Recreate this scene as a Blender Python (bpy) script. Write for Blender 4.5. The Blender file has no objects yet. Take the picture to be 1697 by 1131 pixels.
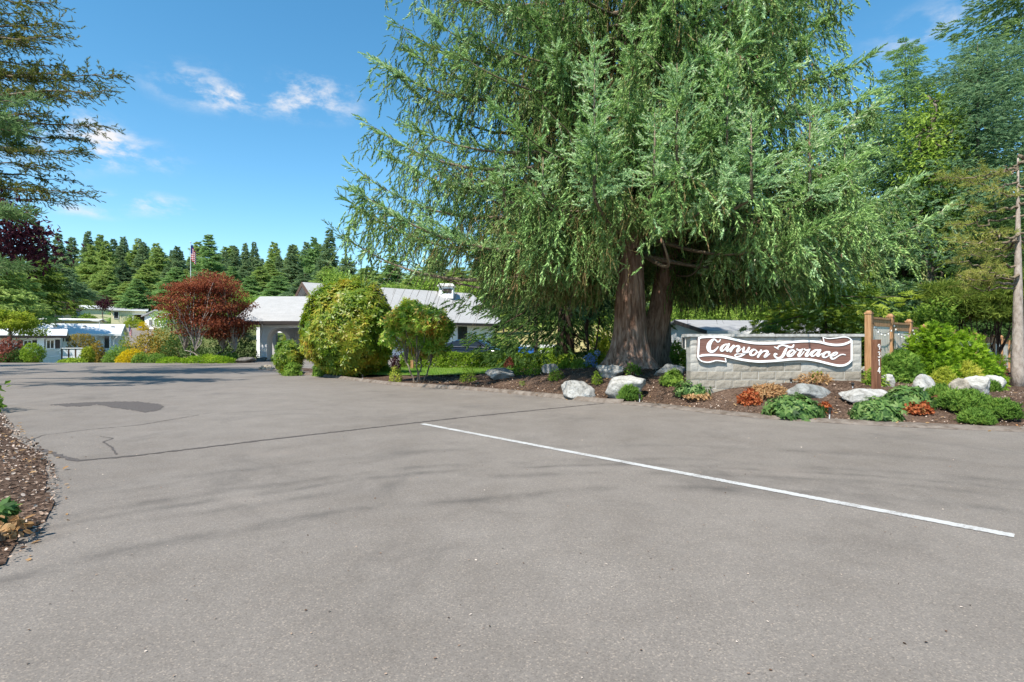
import bpy, bmesh, math
import numpy as np

sc = bpy.context.scene
col = sc.collection
rng = np.random.default_rng(11)
PI = math.pi
F, H = 900.0, 1.5            # focal length in photo pixels, eye height in metres

# ------------------------------------------------------------------ camera
cam_data = bpy.data.cameras.new("camera")
cam_data.sensor_width = 36
cam_data.lens = F / 1697 * 36
cam_data.clip_start = 0.05
cam_data.clip_end = 3000
cam = bpy.data.objects.new("camera", cam_data)
cam.location = (0, 0, H)
cam.rotation_euler = (PI / 2, 0, 0)
col.objects.link(cam)
sc.camera = cam

# ------------------------------------------------------------------ sky, sun, exposure
SUN_EL, SUN_AZ = 54.0, 213.0
sc.view_settings.view_transform = 'Standard'
sc.view_settings.look = 'None'
sc.view_settings.exposure = 1.0
sc.view_settings.gamma = 1
sc.view_settings.use_curve_mapping = False
world = bpy.data.worlds.new("World")
sc.world = world
world.use_nodes = True
wt = world.node_tree
wt.nodes.clear()


def wn(kind, **kw):
    n = wt.nodes.new(kind)
    for k, v in kw.items():
        setattr(n, k, v)
    return n


w_out = wn('ShaderNodeOutputWorld')
w_bg = wn('ShaderNodeBackground')
w_bg.inputs['Strength'].default_value = 0.108
w_sky = wn('ShaderNodeTexSky', sky_type='NISHITA')
w_sky.sun_disc = False
w_sky.sun_elevation = math.radians(SUN_EL)
w_sky.sun_rotation = math.radians(SUN_AZ)
w_sky.air_density = 1.0
w_sky.dust_density = 0.0
w_sky.ozone_density = 2.0
w_hsv = wn('ShaderNodeHueSaturation')
w_hsv.inputs['Saturation'].default_value = 1.26
w_hsv.inputs['Hue'].default_value = 0.486
wt.links.new(w_sky.outputs[0], w_hsv.inputs['Color'])
# wispy clouds: noise in direction space, gathered round a few cloud directions
w_co = wn('ShaderNodeTexCoord')
w_map = wn('ShaderNodeMapping')
w_map.inputs['Scale'].default_value = (8, 8, 17)
wt.links.new(w_co.outputs['Generated'], w_map.inputs[0])
w_nz = wn('ShaderNodeTexNoise')
w_nz.inputs['Scale'].default_value = 1.9
w_nz.inputs['Detail'].default_value = 8
w_nz.inputs['Roughness'].default_value = 0.62
w_nz.inputs['Distortion'].default_value = 0.2
wt.links.new(w_map.outputs[0], w_nz.inputs['Vector'])
total = None
clouds = [(345, 148, .075, .03, 1.0), (520, 155, .07, .026, 1.5), (440, 172, .12, .02, .9), (185, 250, .085, .026, 1.2),
          (255, 340, .065, .016, 1.1), (150, 232, .05, .03, 1.1), (120, 348, .06, .01, .8), (1640, 20, .12, .03, .7), (1560, 62, .07, .012, .8),
          (60, 210, .09, .05, 1.0)]
for cx, cy, sx, sz, amp in clouds:
    d = np.array([(cx - 848.5) / F, 1, -(cy - 565.5) / F])
    d /= np.linalg.norm(d)
    sub = wn('ShaderNodeVectorMath', operation='SUBTRACT')
    wt.links.new(w_co.outputs['Generated'], sub.inputs[0])
    sub.inputs[1].default_value = tuple(d)
    mul = wn('ShaderNodeVectorMath', operation='MULTIPLY')
    wt.links.new(sub.outputs[0], mul.inputs[0])
    mul.inputs[1].default_value = (1 / sx, 1 / sx, 1 / sz)
    ln = wn('ShaderNodeVectorMath', operation='LENGTH')
    wt.links.new(mul.outputs[0], ln.inputs[0])
    mr = wn('ShaderNodeMapRange', interpolation_type='SMOOTHSTEP')
    mr.inputs['From Min'].default_value = 1.5
    mr.inputs['From Max'].default_value = 0.0
    mr.inputs['To Max'].default_value = amp
    wt.links.new(ln.outputs['Value'], mr.inputs['Value'])
    if total is None:
        total = mr.outputs[0]
    else:
        ad = wn('ShaderNodeMath', operation='ADD')
        wt.links.new(total, ad.inputs[0])
        wt.links.new(mr.outputs[0], ad.inputs[1])
        total = ad.outputs[0]
w_m1 = wn('ShaderNodeMapRange', interpolation_type='SMOOTHSTEP')
w_m1.inputs['From Min'].default_value = 0.43
w_m1.inputs['From Max'].default_value = 0.80
wt.links.new(w_nz.outputs[0], w_m1.inputs['Value'])
w_m2 = wn('ShaderNodeMath', operation='MULTIPLY', use_clamp=True)
wt.links.new(w_m1.outputs[0], w_m2.inputs[0])
wt.links.new(total, w_m2.inputs[1])
w_mix = wn('ShaderNodeMix', data_type='RGBA')
wt.links.new(w_m2.outputs[0], w_mix.inputs['Factor'])
wt.links.new(w_hsv.outputs[0], w_mix.inputs['A'])
w_mix.inputs['B'].default_value = (4.4, 4.4, 4.55, 1)
wt.links.new(w_mix.outputs['Result'], w_bg.inputs['Color'])
wt.links.new(w_bg.outputs[0], w_out.inputs['Surface'])

sun_data = bpy.data.lights.new("sun", 'SUN')
sun_data.energy = 4.2
sun_data.angle = math.radians(1.0)
sun_data.color = (1.0, 0.94, 0.84)
sun = bpy.data.objects.new("sun", sun_data)
sun.rotation_euler = (math.radians(90 - SUN_EL), 0, math.radians(180 - SUN_AZ))
sun.location = (20, -40, 60)
col.objects.link(sun)


# ------------------------------------------------------------------ numeric helpers
def norm(a):
    a = np.asarray(a, float)
    return a / np.maximum(np.linalg.norm(a, axis=-1, keepdims=True), 1e-9)


def sstep(a, b, x):
    t = np.clip((np.asarray(x, float) - a) / (b - a), 0, 1)
    return t * t * (3 - 2 * t)


def vnoise(p, seed=0):
    p = np.asarray(p, float)
    i = np.floor(p).astype(np.int64)
    f = p - i
    f = f * f * (3 - 2 * f)
    out = 0
    for dx in (0, 1):
        for dy in (0, 1):
            for dz in (0, 1):
                n = (i[..., 0] + dx) * 374761393 + (i[..., 1] + dy) * 668265263 + (i[..., 2] + dz) * 2147483647 + seed * 974711
                n = (n ^ (n >> 13)) * 1274126177
                h = ((n ^ (n >> 16)) & 0xffffff) / float(0xffffff)
                w = (f[..., 0] if dx else 1 - f[..., 0]) * (f[..., 1] if dy else 1 - f[..., 1]) * (f[..., 2] if dz else 1 - f[..., 2])
                out = out + h * w
    return out * 2 - 1


def fbm(p, oct=3, seed=0):
    p = np.asarray(p, float)
    s, a = 0, 1.0
    for k in range(oct):
        s = s + a * vnoise(p * 2 ** k + 7.3 * k, seed + k)
        a *= .5
    return s


def rand_unit(n, r=None):
    r = r or rng
    return norm(r.normal(size=(n, 3)))


def P(px, py, d):
    return np.array([(px - 848.5) / F * d, d, H - (py - 565.5) / F * d])


def G0(px, py):
    d = H * F / (py - 565.5)
    return ((px - 848.5) / F * d, d)


# ------------------------------------------------------------------ terrain
_tl = np.array([[-30, 0], [37.5, 0], [42, -.35], [50, -1.0], [62, -1.4], [72, -.8], [85, 1.9], [100, 3.7], [125, 6.0], [150, 8.0], [200, 11], [300, 18], [600, 30], [1500, 60]])
_tr = np.array([[-30, 0], [52, 0], [60, .2], [70, 1.6], [80, 3.2], [100, 5.2], [125, 6.5], [150, 8.0], [200, 10.5], [300, 17], [600, 30], [1500, 60]])


def terrain(x, y):
    x, y = np.asarray(x, float), np.asarray(y, float)
    w = sstep(-.60, -.68, x / np.maximum(y, 1))
    return np.interp(y, _tl[:, 0], _tl[:, 1]) * w + np.interp(y, _tr[:, 0], _tr[:, 1]) * (1 - w)


_edge_px = [(440, 613), (480, 618), (540, 624), (600, 632), (650, 638), (750, 644), (850, 652), (930, 660), (1000, 667),
            (1040, 669), (1100, 674), (1180, 683), (1250, 690), (1330, 696), (1400, 700), (1500, 705), (1560, 708), (1697, 713)]
EDGE = np.array([G0(*p) for p in _edge_px] + [(14, 7.9), (32, 5.0)])


def edge_y(x):
    return np.interp(x, EDGE[:, 0], EDGE[:, 1])


def back_y(x):
    return np.interp(x, [-14, -12, -8, -6, 1.0, 3, 32], [28.4, 29.2, 29.6, 30.2, 30.4, 30.5, 30.5])


def bed_z(x, y):
    x, y = np.asarray(x, float), np.asarray(y, float)
    d = (y - edge_y(x)) * .82
    hh = np.interp(x, [-14, -6, -3, -1, 0, 2, 8, 9.5, 11, 13, 32], [.05, .08, .12, .2, .3, .52, .54, .45, .3, .2, .2])
    z = .02 + hh * sstep(-.1, 2.7, d)
    z = z + .16 * np.exp(-(((x - 3.8) / 1.6) ** 2 + ((y - 17) / 1.6) ** 2))
    z = z - hh * .75 * sstep(19, 27, y)
    return z


def gz(x, y):
    inside = (y > edge_y(x)) & (y < back_y(x)) & (x > -14) & (x < 32)
    return np.where(inside, bed_z(x, y), terrain(x, y))


def at(px, py, d0=3.0, d1=240.0):
    """where the line of sight through a photo pixel meets the ground"""
    ds = np.concatenate([np.arange(d0, 60, .04), np.arange(60, d1, .5)])
    x = (px - 848.5) / F * ds
    z = H - (py - 565.5) / F * ds
    k = np.nonzero(z <= gz(x, ds) + 1e-6)[0]
    i = k[0] if len(k) else len(ds) - 1
    return np.array([x[i], ds[i], float(gz(x[i], ds[i]))])


# ------------------------------------------------------------------ mesh helpers
def make_mesh(name, V, faces, smooth=False, mats=None):
    """faces: list of int arrays (m,k); mats: material index per face array"""
    me = bpy.data.meshes.new(name)
    V = np.ascontiguousarray(np.asarray(V, np.float32))
    me.vertices.add(len(V))
    me.vertices.foreach_set('co', V.ravel())
    loops, starts, mi, n = [], [], [], 0
    for k, f in enumerate(faces):
        f = np.asarray(f, np.int32)
        loops.append(f.ravel())
        starts.append(n + np.arange(len(f)) * f.shape[1])
        n += f.size
        mi.append(np.full(len(f), 0 if mats is None else mats[k]))
    loops = np.concatenate(loops).astype(np.int32)
    starts = np.concatenate(starts).astype(np.int32)
    me.loops.add(len(loops))
    me.loops.foreach_set('vertex_index', loops)
    me.polygons.add(len(starts))
    me.polygons.foreach_set('loop_start', starts)
    me.polygons.foreach_set('use_smooth', np.full(len(starts), smooth))
    me.polygons.foreach_set('material_index', np.concatenate(mi).astype(np.int32))
    me.update(calc_edges=True)
    return me


class Geo:
    def __init__(self):
        self.V, self.Fs, self.M, self.n = [], [], [], 0

    def add(self, V, Fa, m=0):
        V = np.asarray(V, float)
        self.V.append(V)
        for f in (Fa if isinstance(Fa, list) else [Fa]):
            self.Fs.append(np.asarray(f, np.int64) + self.n)
            self.M.append(m)
        self.n += len(V)
        return self

    def box(self, c, s, m=0, rz=0.0, taper=1.0):
        c, s = np.asarray(c, float), np.asarray(s, float) / 2
        v = np.array([[x, y, z] for z in (-1, 1) for y in (-1, 1) for x in (-1, 1)], float)
        k = np.where(v[:, 2:] > 0, taper, 1.0)
        v = v * s
        v[:, :2] *= k
        if rz:
            ca, sa = math.cos(rz), math.sin(rz)
            v = np.c_[v[:, 0] * ca - v[:, 1] * sa, v[:, 0] * sa + v[:, 1] * ca, v[:, 2]]
        return self.add(v + c, np.array([[0, 2, 3, 1], [4, 5, 7, 6], [0, 1, 5, 4], [2, 6, 7, 3], [0, 4, 6, 2], [1, 3, 7, 5]]), m)

    def tube(self, pts, rad, sides=8, m=0, cap=True):
        pts = np.asarray(pts, float)
        n = len(pts)
        rad = np.broadcast_to(np.asarray(rad, float), (n,))
        t = norm(np.gradient(pts, axis=0))
        ref = np.array([0, 0, 1.]) if abs(t[:, 2]).mean() < .8 else np.array([1., 0, 0])
        a = norm(np.cross(t, ref))
        b = np.cross(t, a)
        th = np.arange(sides) * 2 * PI / sides
        V = pts[:, None] + rad[:, None, None] * (a[:, None] * np.cos(th)[None, :, None] + b[:, None] * np.sin(th)[None, :, None])
        V = V.reshape(-1, 3)
        i = np.arange(n - 1)[:, None] * sides
        j = np.arange(sides)[None]
        k = (j + 1) % sides
        Fq = np.stack([i + j, i + k, i + k + sides, i + j + sides], -1).reshape(-1, 4)
        fl = [Fq]
        if cap and sides >= 3:
            fl += [np.arange(sides)[None, ::-1], (np.arange(sides) + (n - 1) * sides)[None]]
        return self.add(V, fl, m)

    def prism(self, poly, axis_o, ux, uy, depth, m=0):
        """polygon (n,2) in the frame ux,uy at axis_o, extruded by the vector depth"""
        poly = np.asarray(poly, float)
        A = np.asarray(axis_o, float) + poly[:, :1] * np.asarray(ux, float) + poly[:, 1:] * np.asarray(uy, float)
        B = A + np.asarray(depth, float)
        n = len(poly)
        i = np.arange(n)
        j = (i + 1) % n
        return self.add(np.r_[A, B], [np.arange(n)[None, ::-1], (np.arange(n) + n)[None], np.stack([i, j, j + n, i + n], -1)], m)

    def mesh(self, name, smooth=False):
        return make_mesh(name, np.concatenate(self.V), self.Fs, smooth, self.M)


def link(name, me, mats, parent=None, loc=None, rz=0.0):
    o = bpy.data.objects.new(name, me)
    col.objects.link(o)
    if me is not None and len(me.materials) == 0:
        for m in (mats if isinstance(mats, (list, tuple)) else [mats]):
            me.materials.append(m)
    if parent is not None:
        o.parent = parent
    if loc is not None:
        o.location = tuple(float(v) for v in loc)
    if rz:
        o.rotation_euler = (0, 0, rz)
    return o


def tag(o, label, cat, group=None):
    o['label'] = label
    o['category'] = cat
    if group:
        o['group'] = group
    return o


def thing(name, label, cat, loc, group=None, rz=0.0):
    return tag(link(name, None, None, None, loc, rz), label, cat, group)


def struct(name, geo, mat, smooth=False, kind='structure'):
    o = link(name, geo.mesh(name, smooth) if isinstance(geo, Geo) else geo, mat)
    o['kind'] = kind
    return o


def part(name, geo, mat, parent, smooth=False, label=None, loc=None, rz=0.0):
    o = link(name, geo.mesh(name, smooth) if isinstance(geo, Geo) else geo, mat, parent, loc, rz)
    if label:
        o['label'] = label
    return o


def dup(root, loc, rz=0.0, scale=None, label=None, group=None):
    r = root.copy()
    col.objects.link(r)
    r.location = tuple(float(v) for v in loc)
    r.rotation_euler = (0, 0, rz)
    if scale is not None:
        r.scale = scale
    if label:
        r['label'] = label
    if group:
        r['group'] = group
    for ch in list(root.children):
        c = ch.copy()
        col.objects.link(c)
        c.parent = r
        for g in list(ch.children):
            e = g.copy()
            col.objects.link(e)
            e.parent = c
    return r


# ------------------------------------------------------------------ materials
class NT:
    def __init__(self, name):
        self.m = bpy.data.materials.new(name)
        self.m.use_nodes = True
        self.t = self.m.node_tree
        self.bs = self.t.nodes['Principled BSDF']
        self.out = self.t.nodes['Material Output']

    def n(self, kind, ins=None, **kw):
        nd = self.t.nodes.new(kind)
        for k, v in kw.items():
            setattr(nd, k, v)
        for k, v in (ins or {}).items():
            self.set(nd.inputs[k], v)
        return nd

    def set(self, sock, v):
        if isinstance(v, bpy.types.NodeSocket):
            self.t.links.new(v, sock)
        else:
            sock.default_value = v

    def noise(self, vec, scale, detail=4, rough=.55, dist=0.0):
        return self.n('ShaderNodeTexNoise', {'Vector': vec, 'Scale': scale, 'Detail': detail, 'Roughness': rough, 'Distortion': dist}).outputs[0]

    def math(self, op, a, b=0.0, clamp=False):
        nd = self.n('ShaderNodeMath', operation=op, use_clamp=clamp)
        self.set(nd.inputs[0], a)
        self.set(nd.inputs[1], b)
        return nd.outputs[0]

    def ramp(self, fac, stops, interp='LINEAR'):
        nd = self.n('ShaderNodeValToRGB')
        nd.color_ramp.interpolation = interp
        e = nd.color_ramp.elements
        while len(e) < len(stops):
            e.new(.5)
        for el, (p, c) in zip(e, stops):
            el.position = p
            el.color = (*c, 1) if len(c) == 3 else c
        self.set(nd.inputs[0], fac)
        return nd.outputs[0]

    def mix(self, fac, a, b, blend='MIX'):
        nd = self.n('ShaderNodeMix', data_type='RGBA', blend_type=blend)
        self.set(nd.inputs['Factor'], fac)
        for k, v in (('A', a), ('B', b)):
            if isinstance(v, tuple) and len(v) == 3:
                v = (*v, 1)
            self.set(nd.inputs[k], v)
        return nd.outputs['Result']

    def maprange(self, v, a, b, c=0.0, d=1.0):
        nd = self.n('ShaderNodeMapRange', {'From Min': a, 'From Max': b, 'To Min': c, 'To Max': d})
        self.set(nd.inputs['Value'], v)
        return nd.outputs[0]

    def pos(self, obj=False, scale=None):
        v = self.n('ShaderNodeTexCoord').outputs['Object'] if obj else self.n('ShaderNodeNewGeometry').outputs['Position']
        if scale is not None:
            v = self.n('ShaderNodeMapping', {'Vector': v, 'Scale': scale}).outputs[0]
        return v

    def bump(self, h, strength=.3, dist=.02):
        self.set(self.bs.inputs['Normal'], self.n('ShaderNodeBump', {'Height': h, 'Strength': strength, 'Distance': dist}).outputs[0])

    def fin(self, colour=None, rough=.6, spec=.3, metal=0.0):
        if colour is not None:
            if isinstance(colour, tuple) and len(colour) == 3:
                colour = (*colour, 1)
            self.set(self.bs.inputs['Base Color'], colour)
        self.set(self.bs.inputs['Roughness'], rough)
        self.bs.inputs['Specular IOR Level'].default_value = spec
        self.bs.inputs['Metallic'].default_value = metal
        return self.m


def plain(name, c, rough=.6, spec=.3, metal=0.0, var=.12, scale=3.0, bump=0.0, bscale=40.0, obj=True):
    t = NT(name)
    v = t.pos(obj)
    f = t.noise(v, scale, 5)
    lo, hi = tuple(x * (1 - var) for x in c), tuple(min(1, x * (1 + var)) for x in c)
    cc = t.ramp(f, [(.3, lo), (.7, hi)])
    if bump:
        t.bump(t.noise(v, bscale, 4), bump, .01)
    return t.fin(cc, rough, spec, metal)


def leaf_mat(name, cols, scale=.8, rough=.65, trans=.38, spec=.12, island=.55, gain=(2.0, 2.0, 1.65)):
    t = NT(name)
    cols = [tuple(min(.7, a * b) for a, b in zip(k, gain)) for k in cols]
    g = t.n('ShaderNodeNewGeometry')
    nz = t.noise(g.outputs['Position'], scale, 3)
    f = t.math('ADD', t.math('MULTIPLY', t.math('SUBTRACT', nz, .5), 1.5), t.math('ADD', t.math('MULTIPLY', t.math('SUBTRACT', g.outputs['Random Per Island'], .5), island), .5))
    c = t.ramp(f, [(i / (len(cols) - 1), k) for i, k in enumerate(cols)])
    t.fin(c, rough, spec)
    tr = t.n('ShaderNodeBsdfTranslucent')
    hs = t.n('ShaderNodeHueSaturation', {'Color': c, 'Value': 1.35, 'Saturation': 1.05})
    t.t.links.new(hs.outputs[0], tr.inputs['Color'])
    mx = t.n('ShaderNodeMixShader', {'Fac': trans})
    t.t.links.new(t.bs.outputs[0], mx.inputs[1])
    t.t.links.new(tr.outputs[0], mx.inputs[2])
    t.t.links.new(mx.outputs[0], t.out.inputs['Surface'])
    return t.m


def bark_mat(name, cols, sx=9.0, sz=1.1, bump=.6):
    t = NT(name)
    v = t.pos(True, (sx, sx, sz))
    a = t.noise(v, 1.6, 7, .62, .4)
    b = t.noise(t.pos(True), .8, 3)
    c = t.ramp(t.math('ADD', t.math('MULTIPLY', a, .85), t.math('MULTIPLY', b, .3)), [(.36, cols[0]), (.52, cols[1]), (.72, cols[2])])
    t.bump(a, bump, .05)
    return t.fin(c, .9, .1)


M = {}
# --- asphalt: worn aggregate, broad patches, turning tyre tracks, brownish dust
t = NT('worn asphalt')
v = t.pos()
big = t.noise(v, .22, 4, .6)
mid = t.noise(v, 1.6, 6, .65)
fine = t.noise(v, 46, 3, .7)
vor = t.n('ShaderNodeTexVoronoi', {'Vector': v, 'Scale': 125.0})
c0 = t.ramp(t.math('ADD', t.math('MULTIPLY', big, .55), t.math('MULTIPLY', mid, .45)), [(.34, (.146, .128, .113)), (.5, (.177, .158, .142)), (.66, (.210, .189, .171))])
spk = t.n('ShaderNodeSeparateColor', {'Color': vor.outputs['Color']}).outputs[0]
c1 = t.mix(.62, c0, t.ramp(spk, [(0, (.30, .29, .28)), (.12, (.42, .40, .38)), (.5, (.5, .49, .48)), (.86, (.58, .56, .53)), (1, (.95, .88, .8))]), 'OVERLAY')
c1 = t.mix(t.maprange(fine, .52, .74, 0, .38), c1, (.09, .085, .082))
dv = t.n('ShaderNodeVectorMath', {0: v, 1: (1.5, -.5, 0)}, operation='SUBTRACT')
dv = t.n('ShaderNodeVectorMath', {0: t.n('ShaderNodeVectorMath', {0: dv.outputs[0], 1: (1, 1, 0)}, operation='MULTIPLY').outputs[0]}, operation='LENGTH').outputs['Value']
dv = t.math('ADD', dv, t.math('MULTIPLY', t.math('SUBTRACT', t.noise(v, .35, 2), .5), .9))
trk = t.ramp(t.maprange(dv, 4.5, 9.5), [(0, (0, 0, 0)), (.26, (.0, .0, .0)), (.30, (.8, .8, .8)), (.33, (0, 0, 0)), (.40, (0, 0, 0)), (.43, (.6, .6, .6)), (.46, (0, 0, 0)),
                                          (.485, (0, 0, 0)), (.505, (.9, .9, .9)), (.53, (.1, .1, .1)), (.57, (.7, .7, .7)), (.60, (0, 0, 0)), (.72, (0, 0, 0)), (.76, (.5, .5, .5)), (.8, (0, 0, 0))])
trk = t.math('MULTIPLY', trk, t.maprange(t.noise(v, 1.3, 5, .65), .40, .66, 0, .8))
c1 = t.mix(trk, c1, (.058, .052, .048))
blot = t.maprange(t.noise(v, .55, 6, .7, .8), .54, .70, 0, .5)
c1 = t.mix(blot, c1, (.085, .075, .068))
dust = t.maprange(t.noise(v, .5, 5, .6), .58, .75, 0, .35)
c1 = t.mix(dust, c1, (.245, .205, .175))
t.bump(t.math('ADD', fine, t.math('MULTIPLY', spk, .6)), .35, .006)
M['asphalt'] = t.fin(c1, .85, .25)

t = NT('dark asphalt patch')
v = t.pos()
c = t.ramp(t.noise(v, 30, 5, .7), [(.35, (.06, .052, .049)), (.7, (.125, .108, .10))])
t.bump(t.noise(v, 60, 3), .4, .006)
M['patch'] = t.fin(c, .85, .2)

t = NT('asphalt berm')
v = t.pos()
c = t.ramp(t.noise(v, 5, 6, .65), [(.35, (.10, .078, .062)), (.5, (.155, .128, .108)), (.68, (.21, .18, .155))])
t.bump(t.noise(v, 45, 3), .4, .01)
M['berm'] = t.fin(c, .9, .15)

t = NT('worn white paint')
v = t.pos()
w = t.math('ADD', t.math('MULTIPLY', t.noise(v, 55, 4, .75), .6), t.math('MULTIPLY', t.noise(v, 3.5, 4), .4))
M['line'] = t.fin(t.mix(t.maprange(w, .50, .62, 0, .8), (.43, .425, .415), (.19, .17, .155)), .85, .1)

t = NT('bark mulch')
v = t.pos()
a = t.noise(v, 3, 6, .65)
b = t.n('ShaderNodeTexVoronoi', {'Vector': v, 'Scale': 38.0})
s = t.n('ShaderNodeSeparateColor', {'Color': b.outputs['Color']}).outputs[0]
c = t.ramp(t.math('ADD', t.math('MULTIPLY', a, .5), t.math('MULTIPLY', s, .5)), [(.22, (.028, .017, .012)), (.5, (.075, .048, .034)), (.74, (.14, .092, .066)), (.9, (.27, .2, .15))])
c = t.mix(t.maprange(t.noise(v, .45, 3), .5, .7, 0, .5), c, (.155, .105, .078))
t.bump(t.math('ADD', s, t.noise(v, 60, 3)), .7, .02)
M['mulch'] = t.fin(c, .95, .1)

t = NT('grassy ground')
v = t.pos()
c = t.ramp(t.math('ADD', t.math('MULTIPLY', t.noise(v, .12, 5, .6), .6), t.math('MULTIPLY', t.noise(v, 2.2, 5, .7), .4)), [(.35, (.045, .07, .02)), (.5, (.085, .11, .035)), (.65, (.17, .16, .06))])
t.bump(t.noise(v, 9, 5), .6, .06)
M['ground'] = t.fin(c, .95, .1)

t = NT('mown lawn')
v = t.pos()
c = t.ramp(t.math('ADD', t.math('MULTIPLY', t.noise(v, .5, 4), .5), t.math('MULTIPLY', t.noise(v, 14, 5, .7), .5)), [(.35, (.055, .11, .018)), (.52, (.10, .165, .03)), (.68, (.19, .21, .06))])
t.bump(t.noise(v, 45, 4), .6, .03)
M['lawn'] = t.fin(c, .9, .1)
M['grass'] = leaf_mat('grass blades', [(.05, .12, .016), (.11, .19, .03), (.2, .25, .07)], 1.2)

t = NT('pale granite')
v = t.pos(True)
a = t.noise(v, 2.2, 7, .65, .5)
b = t.noise(v, 14, 6, .7)
c = t.ramp(t.math('ADD', t.math('MULTIPLY', a, .6), t.math('MULTIPLY', b, .4)), [(.33, (.08, .075, .068)), (.43, (.27, .26, .24)), (.55, (.45, .44, .42)), (.75, (.58, .565, .54))])  # darkest stop paints crevice darkening into the stone colour
oi = t.n('ShaderNodeObjectInfo')
c = t.mix(1.0, c, oi.outputs['Color'], 'MULTIPLY')
t.bump(t.math('ADD', a, t.math('MULTIPLY', b, .6)), .9, .06)
M['granite'] = t.fin(c, .85, .2)

M['bark_red'] = bark_mat('furrowed red brown bark', [(.04, .022, .015), (.20, .118, .084), (.43, .30, .235)], 8, 1.0, 1.0)
M['bark_mid'] = bark_mat('mid brown bark', [(.05, .027, .018), (.20, .118, .083), (.38, .26, .20)], 9, 1.0, .9)  # the second trunk's own mid brown
M['bark_grey'] = bark_mat('grey brown bark', [(.04, .03, .024), (.13, .105, .085), (.25, .21, .175)], 10, 1.6, .7)
M['bark_pale'] = bark_mat('pale pine bark', [(.12, .09, .075), (.29, .245, .215), (.42, .37, .33)], 6, 3.0, .5)
M['bark_dark'] = bark_mat('dark bark', [(.018, .012, .009), (.055, .036, .027), (.11, .075, .06)], 9, 1.2, .7)
M['twig'] = bark_mat('twig bark', [(.06, .045, .03), (.14, .11, .075), (.26, .21, .16)], 10, 10, .2)

LG = {}
LG['spruce'] = leaf_mat('spruce needles', [(.026, .045, .014), (.062, .095, .026), (.10, .145, .040), (.145, .17, .055), (.17, .15, .065)], .55, island=.7, gain=(1.55, 1.75, 1.8), trans=.25)  # older needles, darkened further to paint the shade inside the crown
LG['spruce_blue'] = leaf_mat('blue green spruce tips', [(.05, .085, .042), (.09, .14, .068), (.14, .20, .10), (.2, .26, .15)], .9, island=.7, gain=(3.4, 3.3, 3.4), trans=.25)
LG['spruce_light'] = leaf_mat('light spruce shoots', [(.045, .075, .022), (.085, .125, .036), (.125, .17, .052), (.165, .20, .075)], .7, island=.7, gain=(2.75, 3.0, 3.5), trans=.25)
LG['spruce_dry'] = leaf_mat('brownish hanging twigs', [(.07, .065, .024), (.16, .145, .05), (.25, .205, .095), (.33, .26, .15)], 1.2, gain=(1.35, 1.22, 1.25))
LG['young_needles'] = leaf_mat('fresh green needles', [(.04, .08, .03), (.08, .135, .05), (.12, .19, .075), (.17, .23, .10)], .9, gain=(1.4, 1.4, 1.4))
LG['fir'] = leaf_mat('fir needles', [(.018, .036, .016), (.042, .072, .030), (.075, .115, .045), (.11, .15, .058)], .5, gain=(2.5, 2.5, 2.2))
LG['fir_blue'] = leaf_mat('blue fir needles', [(.02, .045, .032), (.045, .085, .058), (.085, .14, .095), (.12, .18, .12)], .5, gain=(2.5, 2.35, 1.75))
LG['fir_mid'] = leaf_mat('mid green fir needles', [(.03, .06, .022), (.065, .11, .042), (.105, .16, .06), (.15, .2, .08)], .5, gain=(2.4, 2.4, 2.2))
LG['far_fir'] = leaf_mat('hazed far fir needles', [(.035, .06, .03), (.065, .10, .048), (.10, .14, .065), (.14, .175, .08)], .12, gain=(2.1, 2.1, 2.1))  # distance haze mixed in as a lighter needle colour
LG['fir_light'] = leaf_mat('light fir needles', [(.045, .075, .025), (.09, .13, .042), (.14, .18, .06), (.2, .22, .08)], .4, gain=(2.3, 2.3, 2.0))
LG['cedar'] = leaf_mat('cedar sprays', [(.045, .07, .014), (.10, .14, .024), (.17, .21, .035), (.25, .26, .05)], .5, gain=(1.75, 1.85, 1.6))
LG['cypress'] = leaf_mat('bright cypress sprays', [(.035, .075, .008), (.085, .16, .014), (.15, .25, .02), (.24, .32, .035)], 1.5, gain=(1.55, 1.5, 1.3))
LG['juniper'] = leaf_mat('juniper needles', [(.025, .055, .012), (.055, .105, .022), (.10, .16, .035), (.15, .2, .05)], 2)
LG['heath'] = leaf_mat('yellow green heath', [(.09, .12, .02), (.16, .19, .03), (.25, .26, .05), (.3, .25, .08)], 2)
LG['gold'] = leaf_mat('golden foliage', [(.30, .24, .01), (.48, .37, .015), (.62, .47, .03)], 2, gain=(1.1, 1.1, 1.0))
LG['hedge'] = leaf_mat('hedge leaves', [(.035, .07, .01), (.085, .145, .018), (.14, .21, .03), (.20, .22, .05)], 1.6, gain=(1.75, 1.7, 1.4))
LG['darkshrub'] = leaf_mat('dark evergreen leaves', [(.012, .03, .008), (.028, .058, .014), (.05, .09, .022)], 2, gain=(1.7, 1.7, 1.5))
LG['green'] = leaf_mat('green leaves', [(.03, .06, .012), (.065, .12, .02), (.115, .18, .035), (.16, .22, .05)], 1.2, gain=(1.75, 1.7, 1.4))
LG['lime'] = leaf_mat('lime leaves', [(.08, .14, .015), (.16, .24, .03), (.26, .33, .05)], 2, gain=(1.45, 1.4, 1.2))
LG['yellowgreen'] = leaf_mat('yellow green leaves', [(.06, .09, .012), (.12, .17, .022), (.20, .24, .035), (.27, .28, .05)], .7, gain=(1.6, 1.55, 1.3))
LG['bluegreen'] = leaf_mat('blue green leaves', [(.025, .055, .035), (.055, .11, .065), (.10, .17, .10)], .8)
LG['rhodo'] = leaf_mat('rhododendron leaves', [(.028, .062, .008), (.065, .115, .013), (.12, .16, .02), (.22, .195, .03), (.28, .16, .032)], .9, rough=.42, spec=.4, island=.4, gain=(1.7, 1.75, 1.4))
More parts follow.
